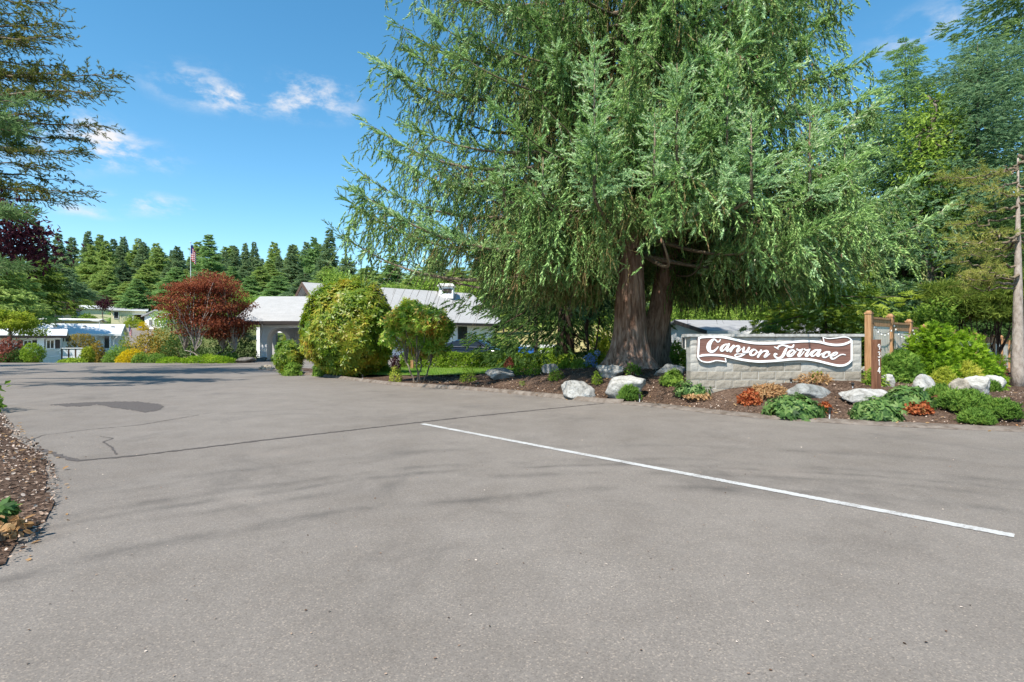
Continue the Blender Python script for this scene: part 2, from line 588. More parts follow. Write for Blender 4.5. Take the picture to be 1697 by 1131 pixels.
LG['rhodo_green'] = leaf_mat('green rhododendron leaves', [(.03, .07, .01), (.07, .13, .018), (.12, .19, .03), (.2, .2, .05), (.27, .12, .04)], .9, rough=.42, spec=.4, gain=(2.2, 2.2, 1.7))
LG['redmaple'] = leaf_mat('red maple leaves', [(.045, .012, .008), (.11, .026, .014), (.19, .05, .022), (.22, .10, .035)], .7, gain=(1.5, 1.8, 2.1))
LG['maplelow'] = leaf_mat('bronze maple leaves', [(.05, .05, .012), (.11, .10, .02), (.19, .14, .03), (.2, .07, .03)], .9)
LG['plum'] = leaf_mat('purple plum leaves', [(.016, .006, .010), (.04, .012, .020), (.08, .026, .036)], 1.2, gain=(1.5, 1.4, 1.4))
LG['barberry'] = leaf_mat('dusky red leaves', [(.05, .018, .018), (.12, .04, .035), (.19, .075, .06)], 2)
LG['bronze'] = leaf_mat('bronze dome leaves', [(.06, .05, .012), (.12, .095, .02), (.18, .13, .03), (.16, .07, .025)], 1)
LG['heuchera'] = leaf_mat('rust red leaves', [(.14, .03, .018), (.30, .07, .03), (.42, .14, .06), (.36, .2, .09)], 5, gain=(1.1, 1.1, 1.0))
LG['dry'] = leaf_mat('dry fallen leaves', [(.16, .08, .04), (.32, .19, .10), (.48, .32, .18), (.42, .2, .1)], 6, gain=(1.1, 1.1, 1.0))
LG['hellebore'] = leaf_mat('hellebore leaves', [(.018, .045, .014), (.05, .105, .03), (.10, .175, .05), (.19, .25, .10)], 5, rough=.5, spec=.2, gain=(1.4, 1.4, 1.3), island=.8)
LG['hydrangea'] = leaf_mat('blue flower heads', [(.14, .2, .45), (.22, .32, .62), (.4, .5, .75)], 6, gain=(1.1, 1.1, 1.0))
LG['tree_dark'] = leaf_mat('dark tree leaves', [(.015, .032, .012), (.035, .065, .022), (.065, .105, .035)], .5)  # dark green leaf colours, varied by noise
LG['broad'] = leaf_mat('broadleaf crown', [(.04, .075, .016), (.085, .135, .028), (.14, .195, .042), (.2, .25, .065)], .35)
LG['leftfir'] = leaf_mat('near fir sprays', [(.022, .036, .014), (.05, .065, .02), (.10, .11, .026), (.16, .12, .03)], .9, gain=(1.6, 1.6, 1.5))
LG['pine_olive'] = leaf_mat('olive pine needles', [(.07, .085, .026), (.13, .15, .042), (.19, .20, .065), (.23, .20, .085)], 1.0)
LG['pine_green'] = leaf_mat('green pine needles', [(.025, .05, .012), (.06, .10, .02), (.11, .155, .03), (.16, .2, .04)], .8, gain=(1.5, 1.45, 1.3))

M['white_paint'] = plain('white painted siding', (.80, .80, .81), .6, .3, var=.04)
M['bluewhite'] = plain('white siding with blue shade', (.70, .76, .82), .6, .3, var=.04)  # white siding with the blue cast of shade mixed into its colour
M['yellow_siding'] = plain('pale yellow siding', (.72, .66, .42), .65, .3, var=.04)
M['cream_siding'] = plain('cream siding', (.62, .60, .54), .65, .3, var=.05)
M['stucco'] = plain('pale stucco', (.80, .80, .82), .85, .2, var=.05, bump=.25)
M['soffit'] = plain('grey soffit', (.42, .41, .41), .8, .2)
M['white_trim'] = plain('white trim', (.80, .80, .80), .5, .35, var=.03)
M['dark_trim'] = plain('dark brown fascia', (.035, .028, .026), .6, .3)
M['brown_trim'] = plain('brown timber', (.10, .06, .045), .7, .25)
M['metal_roof'] = plain('pale metal roof', (.60, .62, .64), .45, .4, var=.06)
M['grey_roof'] = plain('grey roof', (.28, .28, .29), .8, .2, var=.12, scale=1.5)
M['cream_roof'] = plain('off white roof', (.70, .68, .63), .6, .3, var=.06)
t = NT('pale shingles')
v = t.pos(True)
br = t.n('ShaderNodeTexBrick', {'Vector': t.n('ShaderNodeMapping', {'Vector': v, 'Scale': (1, 1, 1)}).outputs[0], 'Scale': 1.0, 'Color1': (.29, .285, .28, 1), 'Color2': (.35, .345, .34, 1), 'Mortar': (.275, .27, .265, 1),
                                'Mortar Size': .012, 'Brick Width': .5, 'Row Height': .16})
c = t.mix(t.maprange(t.noise(v, 9, 6, .7), .35, .65, .0, .5), br.outputs['Color'], (.41, .405, .40))
c = t.mix(t.maprange(t.noise(v, .4, 3), .4, .7, 0, .3), c, (.27, .265, .26))
M['shingle'] = t.fin(c, .9, .2)
M['glass'] = plain('window glass', (.03, .035, .04), .08, .6, var=.2)
M['concrete_white'] = plain('white concrete', (.68, .68, .66), .8, .2, var=.06)
M['car_paint'] = plain('black car paint', (.006, .008, .014), .16, .4, var=.1)
M['car_paint'].node_tree.nodes['Principled BSDF'].inputs['Coat Weight'].default_value = .35
M['car_paint'].node_tree.nodes['Principled BSDF'].inputs['Coat Roughness'].default_value = .03
M['car_glass'] = plain('tinted car glass', (.012, .015, .02), .08, .4, var=.1)
M['tyre'] = plain('tyre rubber', (.015, .015, .016), .85, .2)
M['alloy'] = plain('grey alloy', (.35, .35, .36), .35, .5, .8)
M['lamp_lens'] = plain('headlamp lens', (.72, .75, .78), .12, .6)
M['bin_blue'] = plain('blue plastic', (.03, .13, .42), .5, .35, var=.06)
M['pole_metal'] = plain('painted metal pole', (.62, .63, .64), .4, .5, .3)
M['black_metal'] = plain('black metal', (.02, .02, .021), .5, .4)
M['flag_red'] = plain('flag red', (.5, .03, .04), .8, .1)
M['flag_white'] = plain('flag white', (.75, .74, .74), .8, .1)
M['flag_blue'] = plain('flag blue', (.03, .05, .22), .8, .1)
t = NT('split face block')
v = t.pos(True)
a = t.noise(v, 7, 6, .7)
oi = t.n('ShaderNodeObjectInfo')
c = t.ramp(t.math('ADD', t.math('MULTIPLY', a, .6), t.math('MULTIPLY', t.noise(v, 70, 4, .7), .4)), [(.34, (.26, .245, .22)), (.5, (.40, .385, .355)), (.68, (.50, .485, .45))])
c = t.mix(t.maprange(oi.outputs['Random'], 0, 1, 0, .35), c, (.27, .25, .215))
t.bump(t.noise(v, 45, 5, .7), .6, .012)
M['block'] = t.fin(c, .9, .2)
t = NT('browned split face block')
v = t.pos(True)
a = t.noise(v, 7, 6, .7)
oi = t.n('ShaderNodeObjectInfo')
c = t.ramp(t.math('ADD', t.math('MULTIPLY', a, .6), t.math('MULTIPLY', t.noise(v, 70, 4, .7), .4)), [(.34, (.17, .145, .115)), (.5, (.30, .27, .225)), (.68, (.42, .39, .34))])
c = t.mix(t.maprange(oi.outputs['Random'], 0, 1, 0, .5), c, (.22, .19, .15))
t.bump(t.noise(v, 45, 5, .7), .7, .014)
M['block_brown'] = t.fin(c, .9, .2)
M['mortar'] = plain('grey mortar', (.52, .51, .48), .95, .1)
M['cap'] = plain('weathered coping', (.36, .35, .33), .85, .2, var=.4, scale=9, bump=.6)
t = NT('brown sandblasted wood')
v = t.pos(True, (.9, 3, 26))
a = t.noise(v, 2.5, 6, .65, .6)
c = t.ramp(a, [(.3, (.10, .050, .038)), (.5, (.18, .093, .073)), (.7, (.27, .15, .12))])
t.bump(a, .5, .012)
M['sign_wood'] = t.fin(c, .75, .2)
M['sign_white'] = plain('white sign paint', (.82, .82, .82), .45, .3, var=.03)


def wood(name, lo, mid, hi, s=(14, 14, 1.2)):
    t = NT(name)
    v = t.pos(True, s)
    a = t.noise(v, 1.8, 6, .65, .5)
    c = t.ramp(a, [(.3, lo), (.5, mid), (.7, hi)])
    t.bump(a, .3, .008)
    return t.fin(c, .8, .2)


M['cedar_wood'] = wood('orange brown timber', (.21, .105, .05), (.36, .20, .10), (.47, .28, .155))
M['grey_wood'] = wood('weathered pale board', (.42, .36, .29), (.62, .56, .48), (.75, .70, .63))
M['post_brown'] = wood('brown stained post', (.10, .042, .024), (.17, .078, .045), (.235, .115, .072))
M['bulb'] = plain('milky bulb', (.75, .74, .70), .25, .5)
M['digit'] = plain('white numeral', (.78, .76, .74), .5, .3, var=.02)
M['chips'] = leaf_mat('wood chips', [(.05, .03, .02), (.16, .10, .07), (.34, .25, .19), (.5, .42, .36)], 5, trans=.02, island=1.0, gain=(1, 1, 1))
M['cones'] = leaf_mat('spruce cones', [(.16, .08, .05), (.30, .17, .11), (.40, .25, .17)], 2, trans=.0, gain=(1, 1, 1))
M['small_white'] = plain('white plastic', (.75, .75, .74), .5, .3)

# ------------------------------------------------------------------ foliage templates
def blades(lst):
    """list of (base, tip, width, normal) -> diamonds of two triangles"""
    V, Fa = [], []
    for b, tp, w, nn in lst:
        b, tp = np.array(b, float), np.array(tp, float)
        s = norm(np.cross(tp - b, nn)) * w / 2
        m = b * .55 + tp * .45
        k = len(V)
        V += [b, m + s, tp, m - s]
        Fa += [(k, k + 1, k + 2), (k, k + 2, k + 3)]
    return np.array(V), np.array(Fa)


T_leaf = (np.array([[0, 0, 0], [.45, .21, .07], [1, 0, -.06], [.45, -.21, .07]]), np.array([[0, 1, 2], [0, 2, 3]]))
T_wide = (np.array([[0, 0, 0], [.3, .3, .06], [.75, .28, .02], [1, 0, -.08], [.75, -.28, .02], [.3, -.3, .06]]), np.array([[0, 1, 2], [0, 2, 3], [0, 3, 4], [0, 4, 5]]))
def spikes(core, lst):
    """crossed core blades plus single-triangle needles leaving the axis"""
    V, Fa = blades(core)
    V, Fa = list(V), list(Fa)
    for t, a, ln, rad, w in lst:
        d = np.array([ln, rad * math.cos(a), rad * math.sin(a)])
        sd = norm(np.cross(d, [0, -math.sin(a), math.cos(a)])) if True else 0
        n_ = norm(np.cross(d, sd))
        b = np.array([t, 0, 0])
        k = len(V)
        V += [b - n_ * w / 2, b + n_ * w / 2, b + d]
        Fa.append((k, k + 1, k + 2))
    return np.array(V), np.array(Fa)


_G = 2.39996
T_sprig = spikes([((0, 0, 0), (1, 0, 0), .13, (0, 0, 1)), ((.05, 0, 0), (.95, 0, .02), .12, (0, 1, 0))], [(.02 + .08 * q, q * _G, .26, .23 - .008 * q, .13) for q in range(10)])
T_sprig6 = spikes([((0, 0, 0), (1, 0, 0), .15, (0, 0, 1))], [(.05 + .13 * q, (0 if q % 2 else PI) + .5 * math.sin(q * 2.1), .32, .27, .15) for q in range(6)])
T_tassel = spikes([((0, 0, 0), (1, 0, 0), .055, (0, 0, 1))], [(.0 + .075 * q, q * _G, .20, .11, .085) for q in range(12)])
_f = [((0, 0, 0), (1, 0, -.05), .12, (0, 0, 1))]
for tt in (.12, .35, .58):
    for sg in (1, -1):
        _f.append(((tt, 0, 0), (tt + .36, sg * .34 * (1 - tt * .5), -.05), .14, (0, 0, 1)))
T_frond = blades(_f)                                  # 14 triangles
T_tuft = blades([((0, 0, 0), (.75 + .25 * math.cos(k), .55 * math.cos(k * 1.26), .55 * math.sin(k * 1.26)), .10, (0, 0, 1) if k % 2 else (0, 1, 0)) for k in range(8)])
T_whorl = blades([((.06 * math.cos(a), .06 * math.sin(a), 0), (math.cos(a), math.sin(a), .12 if k % 2 else -.22), .36, (0, 0, 1)) for k, a in enumerate(np.arange(7) * 2 * PI / 7)])
T_palm = blades([((0, 0, 0), (math.cos(a), math.sin(a), -.12), .40, (0, 0, 1)) for a in np.radians([-100, -52, 0, 52, 100])])


def scatter(T, pos, ax, up, s, squash=None):
    tv, tf = T
    pos = np.asarray(pos, float)
    n, k = len(pos), len(tv)
    x = norm(ax)
    y = norm(np.cross(up, x))
    z = np.cross(x, y)
    s = np.broadcast_to(np.asarray(s, float), (n,))[:, None, None]
    V = pos[:, None] + s * (tv[None, :, 0:1] * x[:, None] + tv[None, :, 1:2] * y[:, None] + tv[None, :, 2:3] * z[:, None])
    Fa = tf[None] + (np.arange(n) * k)[:, None, None]
    return V.reshape(-1, 3), Fa.reshape(-1, 3)


def curve_pts(p0, p1, sag=0.0, n=8, wob=0.0, seed=0):
    t = np.linspace(0, 1, n)[:, None]
    p = np.asarray(p0, float) * (1 - t) + np.asarray(p1, float) * t
    p[:, 2] -= sag * 4 * (t * (1 - t))[:, 0]
    if wob:
        r = np.random.default_rng(seed)
        p[1:-1] += r.normal(size=(n - 2, 3)) * wob
    return p


# ------------------------------------------------------------------ plants
def shrub(name, label, cat, loc, rx, ry, rz, mat, T=T_leaf, leaf=.08, n=1500, lump=.18, freq=2.6, group=None, shape='dome', stems=3, seed=0, up_bias=.0, tilt=.7, stem_mat='twig'):
    r = np.random.default_rng(abs(seed * 7 + 3))
    n = int(n * (1.25 if T is T_whorl or T is T_palm else 1.6))
    root = thing(name, label, cat, loc, group)
    if shape == 'box':
        u = r.uniform(-1, 1, (n, 3))
        face = r.choice(5, n, p=[.3, .16, .12, .12, .3])
        for k, (ax, sg) in enumerate([(1, -1), (1, 1), (0, -1), (0, 1), (2, 1)]):
            u[face == k, ax] = sg
        d = np.zeros((n, 3))
        for k, (ax, sg) in enumerate([(1, -1), (1, 1), (0, -1), (0, 1), (2, 1)]):
            d[face == k, ax] = sg
        inn = 1 - .18 * r.random(n) ** 2
        p = u * np.array([rx, ry, rz / 2]) * inn[:, None] + [0, 0, rz / 2]
        p += d * (fbm(p * 1.7 + seed, 2) * .07)[:, None]
        out = norm(d + .25 * u)
    else:
        d = rand_unit(n, r)
        if shape in ('dome', 'low'):
            d[:, 2] = np.abs(d[:, 2]) * 1.0 - .12
            d = norm(d)
        lum = 1 + lump * fbm(d * freq + seed * 3.1, 2, seed)
        depth = 1 - .45 * r.random(n) ** 2.2
        p = d * (lum * depth)[:, None]
        if shape == 'ball':
            p = p * [rx, ry, rz / 2] + [0, 0, rz / 2]
        else:
            p = p * [rx, ry, rz]
            p[:, 2] += .03
        out = d
    p[:, 2] = np.maximum(p[:, 2], .01)
    ax = norm(out * (1 - tilt) + rand_unit(n, r) * tilt + [0, 0, up_bias])
    if T is T_whorl or T is T_palm:
        ax = norm(np.cross(out, rand_unit(n, r)))
        up = norm(out + rand_unit(n, r) * .75 + [0, 0, .45])
    else:
        up = norm(out + rand_unit(n, r) * .6 + [0, 0, .2])
    V, Fa = scatter(T, p, ax, up, leaf * (.65 + .7 * r.random(n)))
    part('foliage', Geo().add(V, Fa), LG[mat], root)
    g = Geo()
    for k in range(stems):
        a = r.uniform(0, 2 * PI)
        q = np.array([math.cos(a) * rx * .45, math.sin(a) * ry * .45, rz * .6])
        g.tube(curve_pts((math.cos(a) * .03, math.sin(a) * .03, -.05), q, -.04, 5), np.linspace(.02 + rx * .012, .006, 5), 5)
    part('stems', g, M[stem_mat], root)
    return root


def conifer(name, label, height, rad, mat, nb=90, z0=.12, droop=.25, up=.1, sprig=.3, T=T_sprig6, per=16, group=None, seed=0, trunk=.012, power=.85, bark='bark_grey', loc=(0, 0, 0), side=.9, jit=.25, cat='tree', lean=(0, 0), gap=0.0, tufts=False):
    r = np.random.default_rng(seed + 100)
    root = thing(name, label, cat, loc, group)
    g = Geo()
    zt = np.linspace(-.1, height, 14)
    tr = height * trunk * (1 - zt / height * .94)
    tr[0] *= 1.5
    tr[1] *= 1.1
    ctr = np.c_[zt / height * lean[0], zt / height * lean[1], zt]
    g.tube(ctr, np.maximum(tr, .012), 9)
    u = (np.arange(nb) + r.random(nb)) / nb
    zb = height * (z0 + (1 - z0) * u ** .92)
    az = np.arange(nb) * 2.39996 + r.normal(size=nb) * .35
    L = rad * np.clip((1 - (zb - height * z0) / (height * (1 - z0))), 0.02, 1) ** power * (1 + jit * r.normal(size=nb)) + rad * .05
    if gap:
        L *= np.where(r.random(nb) < gap, .35, 1)
    dr = droop * (1.25 - u) + r.normal(size=nb) * .05
    t = np.linspace(.08, 1, per)
    L_, az_, dr_, zb_ = L[:, None], az[:, None], dr[:, None], zb[:, None]
    R_ = L_ * t
    Z = zb_ - dr_ * L_ * t ** 1.3 + up * L_ * t ** 3
    cx = np.c_[np.interp(zb, zt, ctr[:, 0])]
    cy = np.c_[np.interp(zb, zt, ctr[:, 1])]
    X, Y = cx + R_ * np.cos(az_), cy + R_ * np.sin(az_)
    for k in range(0, nb, 2 if nb < 60 else 3):
        if L[k] > rad * .25:
            g.tube(np.c_[X[k, ::3], Y[k, ::3], Z[k, ::3]], np.linspace(max(.012, L[k] * .012), .006, len(X[k, ::3])), 4, cap=False)
    part('trunk', g, M[bark], root, smooth=True)
    pos, ax, sz = [], [], []
    out = np.stack([np.cos(az_) + 0 * t, np.sin(az_) + 0 * t, -dr_ * .9 + up * 2.2 * t ** 2 + 0 * R_], -1)
    sd = np.stack([-np.sin(az_) + 0 * t, np.cos(az_) + 0 * t, 0 * R_], -1)
    base = np.stack([X, Y, Z], -1)
    for sg in (1, -1, 0):
        w = (L_ * side * .42 * np.sin(np.clip(t, .05, .97) * PI) ** .7)
        reps = [.35, .85] if sg else [0]
        for q in reps:
            off = w * q * (.7 + .6 * r.random(w.shape))
            pp = base + sd * (sg * off)[..., None] + out * (off * .5)[..., None] + r.normal(size=base.shape) * L_[..., None] * .035
            pp[..., 2] -= off * droop * .5
            a_ = norm(out + sd * sg * (.5 + .5 * q) + r.normal(size=base.shape) * .28 - np.array([0, 0, .12 + droop * .3]))
            pos.append(pp.reshape(-1, 3))
            ax.append(a_.reshape(-1, 3))
            sz.append((sprig * (.6 + .5 * r.random(w.shape)) * np.clip(.28 + .95 * L_ / rad, .3, 1.15)).ravel())
    pos, ax, sz = np.concatenate(pos), np.concatenate(ax), np.concatenate(sz)
    upv = norm(np.array([0, 0, 1.]) + r.normal(size=pos.shape) * .35)
    V, Fa = scatter(T, pos, ax, upv, sz)
    part('crown', Geo().add(V, Fa), LG[mat], root)
    return root


def broadleaf(name, label, height, rad, mat, loc=(0, 0, 0), blobs=16, n=5000, leaf=.22, bark='bark_grey', z0=.35, flat=.75, group=None, seed=0, T=T_leaf, trunks=1, cat='tree', pad=False, spread=.5, blob=.42, tr=.022, low=-.35):
    r = np.random.default_rng(seed + 500)
    root = thing(name, label, cat, loc, group)
    d = rand_unit(blobs, r)
    d[:, 2] = np.where(d[:, 2] < low, -d[:, 2], d[:, 2])
    hc = height * (z0 + 1) / 2
    C = d * np.array([rad, rad, height * (1 - z0) / 2]) * (.78 * r.random((blobs, 1)) ** .4) + [0, 0, hc]
    R = rad * blob * (.75 + .5 * r.random(blobs))
    g = Geo()
    bases = [np.array([0, 0, -.1])] if trunks == 1 else [np.array([.09 * math.cos(a), .09 * math.sin(a), -.1]) for a in np.arange(trunks) * 2 * PI / trunks]
    forks = []
    for k, b in enumerate(bases):
        tip = np.array([0, 0, height * .86]) if trunks == 1 else np.array([math.cos(k * 2 * PI / trunks) * rad * spread * .6, math.sin(k * 2 * PI / trunks) * rad * spread * .6, height * z0 * 1.1])
        pts = curve_pts(b, tip, 0, 7, height * .008, seed + k)
        rr = np.linspace(height * tr / math.sqrt(trunks), height * tr * (.6 if trunks > 1 else .2) / math.sqrt(trunks), 7)
        rr[0] *= 1.35
        g.tube(pts, rr, 8)
        forks.append(tip)
    for k in range(blobs):
        f = forks[int(np.argmin([np.linalg.norm(C[k] - q) for q in forks]))]
        if trunks == 1:
            f = np.array([0, 0, np.clip(C[k][2] - .7 * math.hypot(C[k][0], C[k][1]) - .06 * height, height * z0 * .5, height * .8)])
        g.tube(curve_pts(f, C[k], -.05 * height * r.random(), 6, height * .012, seed + 40 + k), np.linspace(height * tr * .26, height * .0025, 6), 5, cap=False)
    part('trunk', g, M[bark], root, smooth=True)
    w = R ** 2 / (R ** 2).sum()
    k = r.choice(blobs, n, p=w)
    dd = rand_unit(n, r)
    dep = 1 - .6 * r.random(n) ** 1.8
    lum = 1 + .25 * fbm(dd * 2.2 + k[:, None] * 3.7, 2, seed)
    zz = np.array([1, 1, flat * (.38 if pad else 1)])
    p = C[k] + dd * (R[k] * dep * lum)[:, None] * zz
    ax = norm(dd * .35 + rand_unit(n, r) * .8 - [0, 0, .15])
    up = norm(np.array([0, 0, 1.]) * (1.4 if pad else .5) + dd * .5 + rand_unit(n, r) * .5)
    V, Fa = scatter(T, p, ax, up, leaf * (.6 + .7 * r.random(n)))
    part('crown', Geo().add(V, Fa), LG[mat], root)
    return root


# ================================================================== SETTING
# ground: one sheet out to the horizon
xs = np.unique(np.concatenate([np.linspace(-900, -120, 40), np.linspace(-120, 60, 121), np.linspace(60, 900, 40)]))
ys = np.unique(np.concatenate([np.linspace(-120, -10, 8), np.linspace(-10, 160, 115), np.linspace(160, 1300, 60)]))
GX, GY = np.meshgrid(xs, ys)
GZ = terrain(GX, GY) - .06 + .12 * fbm(np.stack([GX * .15, GY * .15, 0 * GX], -1), 2) * sstep(40, 70, GY)
nx, ny = len(xs), len(ys)
ii = (np.arange(ny - 1)[:, None] * nx + np.arange(nx - 1)[None]).ravel()
struct('ground', Geo().add(np.stack([GX, GY, GZ], -1).reshape(-1, 3), np.stack([ii, ii + 1, ii + nx + 1, ii + nx], -1)), M['ground'], True)


def sheet(name, mat, x0, x1, y0, y1, dx, dy, zf, keep=None):
    xs, ys = np.linspace(x0, x1, int((x1 - x0) / dx) + 1), np.linspace(y0, y1, int((y1 - y0) / dy) + 1)
    X, Y = np.meshgrid(xs, ys)
    nx, ny = len(xs), len(ys)
    ii = (np.arange(ny - 1)[:, None] * nx + np.arange(nx - 1)[None]).ravel()
    if keep is not None:
        cx, cy = X.ravel()[ii] + dx / 2, Y.ravel()[ii] + dy / 2
        ii = ii[keep(cx, cy)]
    return struct(name, Geo().add(np.stack([X, Y, zf(X, Y)], -1).reshape(-1, 3), np.stack([ii, ii + 1, ii + nx + 1, ii + nx], -1)), mat, True)


sheet('road', M['asphalt'], -60, 34, -14, 52, .5, .5, lambda X, Y: terrain(X, Y) + .0 * X,
      lambda x, y: ((x < 1.5) | (y < 24)) & (y < np.where(x < -22, 42, 52)) & ((x > -1.03 * y - 1.8) | ((y < 12.6) & (x > -13))) & ((y > 4) | (x > -9)))
t = NT('dry summer grass')
v = t.pos()
c = t.ramp(t.math('ADD', t.math('MULTIPLY', t.noise(v, .3, 5, .6), .6), t.math('MULTIPLY', t.noise(v, 3, 5, .7), .4)), [(.35, (.14, .17, .05)), (.5, (.30, .26, .11)), (.65, (.42, .35, .19))])
t.bump(t.noise(v, 9, 5), .6, .06)
sheet('dry_grass_slope', t.fin(c, .95, .1), -6, 18, 57, 100, 1, 1, lambda X, Y: terrain(X, Y) + .22)
# the far street climbing between the houses
pts = [(-46, 60), (-52, 75), (-58, 86), (-66, 98), (-76, 110)]
V, Fa = [], []
for k, (x, y) in enumerate(pts):
    for s in (-4.5, 4.5):
        V.append((x + s * 1.4, y, float(terrain(x, y)) + .22))
    if k:
        Fa.append((2 * k - 2, 2 * k - 1, 2 * k + 1, 2 * k))
struct('far_street', Geo().add(np.array(V), np.array(Fa)), M['asphalt'])

# raised planting bed
xs = np.concatenate([np.linspace(-14, -3, 60), np.linspace(-2.8, 14, 150), np.linspace(14.3, 32, 40)])
ts = np.concatenate([np.linspace(0, .35, 60), np.linspace(.37, 1, 40)])
BX = np.repeat(xs[None], len(ts), 0)
BY = edge_y(xs)[None] + ts[:, None] * (back_y(xs) - edge_y(xs))[None]
BZ = bed_z(BX, BY)
BZ = BZ + (.035 * fbm(np.stack([BX * 1.2, BY * 1.2, 0 * BX], -1), 3) + .012 * fbm(np.stack([BX * 6, BY * 6, 0 * BX], -1), 2)) * np.minimum(1, ts * 25)[:, None]
nx, ny = len(xs), len(ts)
ii = (np.arange(ny - 1)[:, None] * nx + np.arange(nx - 1)[None]).ravel()
struct('garden_bed', Geo().add(np.stack([BX, BY, BZ], -1).reshape(-1, 3), np.stack([ii, ii + 1, ii + nx + 1, ii + nx], -1)), M['mulch'], True)

# lawn between bed edge and hedges
lx = np.linspace(-7.4, .2, 40)
lo = np.interp(lx, [-7.4, -6, -4, -2, -1, .2], [23.9, 22.6, 21.4, 20.8, 21.2, 22.5])
hi = np.interp(lx, [-7.4, -6, -2, .2], [25.5, 28.4, 28.6, 28.4])
ts = np.linspace(0, 1, 30)
LX, LY = np.repeat(lx[None], 30, 0), lo[None] + ts[:, None] * (hi - lo)[None]
LZ = bed_z(LX, LY) + .05
ii = (np.arange(29)[:, None] * 40 + np.arange(39)[None]).ravel()
struct('lawn', Geo().add(np.stack([LX, LY, LZ], -1).reshape(-1, 3), np.stack([ii, ii + 1, ii + 41, ii + 40], -1)), M['lawn'], True)
n = 9000
gx = rng.uniform(-7.3, .1, n)
gy = np.interp(gx, lx, lo) + rng.random(n) * (np.interp(gx, lx, hi) - np.interp(gx, lx, lo))
p = np.c_[gx, gy, bed_z(gx, gy) + .04]
V, Fa = scatter((T_leaf[0] * [1, .35, 1], T_leaf[1]), p, norm(rng.normal(size=(n, 3)) * .4 + [0, 0, 1]), rand_unit(n), rng.uniform(.04, .1, n))
o = struct('lawn_grass', Geo().add(V, Fa), M['grass'], kind='stuff')

# left verge with chips
vp = [(0, 690), (22, 722), (50, 738), (72, 770), (82, 802), (76, 840), (55, 880), (30, 907), (0, 936)]
vw = np.array([G0(*q) for q in vp])
out_l = vw.copy()
yy = np.linspace(vw[-1, 1] - 1.4, 12.5, 60)
order = np.argsort(vw[:, 1])
ex = np.interp(yy, np.r_[vw[-1, 1] - 1.4, vw[order, 1], 12.5], np.r_[-4.2, vw[order, 0], -12.6])
ss = np.linspace(0, 1, 24)
VX = ex[:, None] - ss[None] * 9
VY = np.repeat(yy[:, None], 24, 1)
VX = VX + .07 * fbm(np.stack([VY * 2.2, 0 * VY, 0 * VY], -1), 3) * (ss[None] < .1)
VZ = .012 + .16 * sstep(0, .25, ss)[None] + .05 * fbm(np.stack([VX * 2, VY * 2, 0 * VX], -1), 3) * sstep(0, .08, ss)[None]
ii = (np.arange(59)[:, None] * 24 + np.arange(23)[None]).ravel()
struct('verge_bed', Geo().add(np.stack([VX, VY, VZ], -1).reshape(-1, 3), np.stack([ii, ii + 24, ii + 25, ii + 1], -1)), M['mulch'], True)


def verge_edge(y):
    return np.interp(y, yy, ex)


# chips and crumbs on both beds
n = 5200
cy = rng.uniform(3.0, 11.5, n)
cx = verge_edge(cy) - rng.random(n) ** 1.6 * 3.2 + .08
cz = .03 + .16 * sstep(0, .25, (verge_edge(cy) - cx) / 9) + rng.random(n) * .02
p = np.c_[cx, cy, cz]
s1 = rng.uniform(.012, .045, n)
n2 = 6500
bx = rng.uniform(-3.5, 13, n2)
by = edge_y(bx) + .05 + rng.random(n2) ** 1.5 * 5.5
p = np.r_[p, np.c_[bx, by, bed_z(bx, by) + .03]]
s1 = np.r_[s1, rng.uniform(.015, .05, n2)]
V, Fa = scatter(T_wide, p, rng.normal(size=p.shape) * [1, 1, .35], norm(rng.normal(size=p.shape) * .5 + [0, 0, 1]), s1)
struct('wood_chips', Geo().add(V, Fa), M['chips'], kind='stuff')


n = 900
bx = rng.uniform(-3.5, 13, n)
by = edge_y(bx) - .35 + rng.random(n) ** 1.3 * 5
bz_ = np.where(by < edge_y(bx) - .2, .012, gz(bx, by) + .035)
n2 = 170
cy = rng.uniform(3.2, 10, n2)
cx = verge_edge(cy) + .25 - rng.random(n2) ** 1.5 * 2
cz = np.where(cx > verge_edge(cy) - .05, .01, .045 + .16 * sstep(0, .25, (verge_edge(cy) - cx) / 9))
p = np.r_[np.c_[bx, by, bz_], np.c_[cx, cy, cz]]
V, Fa = scatter(T_wide, p, rng.normal(size=p.shape) * [1, 1, .25], norm(rng.normal(size=p.shape) * .35 + [0, 0, 1]), rng.uniform(.025, .07, len(p)))
struct('leaf_litter', Geo().add(V, Fa), LG['dry'], kind='stuff')


def strip(name, pts, width, mat, z=.006, ragged=0.0, seed=1, n=60):
    pts = np.asarray(pts, float)
    s = np.r_[0, np.cumsum(np.linalg.norm(np.diff(pts, axis=0), axis=1))]
    u = np.linspace(0, s[-1], n)
    c = np.c_[np.interp(u, s, pts[:, 0]), np.interp(u, s, pts[:, 1])]
    tg = norm(np.gradient(c, axis=0))
    nn = np.c_[-tg[:, 1], tg[:, 0]]
    r = np.random.default_rng(seed)
    w = np.broadcast_to(np.asarray(width, float), (2, n)) / 2 * (1 + ragged * r.normal(size=(2, n)))
    V = np.r_[np.c_[c + nn * w[0][:, None], np.full(n, z)], np.c_[c - nn * w[1][:, None], np.full(n, z)]]
    i = np.arange(n - 1)
    return struct(name, Geo().add(V, np.stack([i, i + 1, i + 1 + n, i + n], -1)), mat)


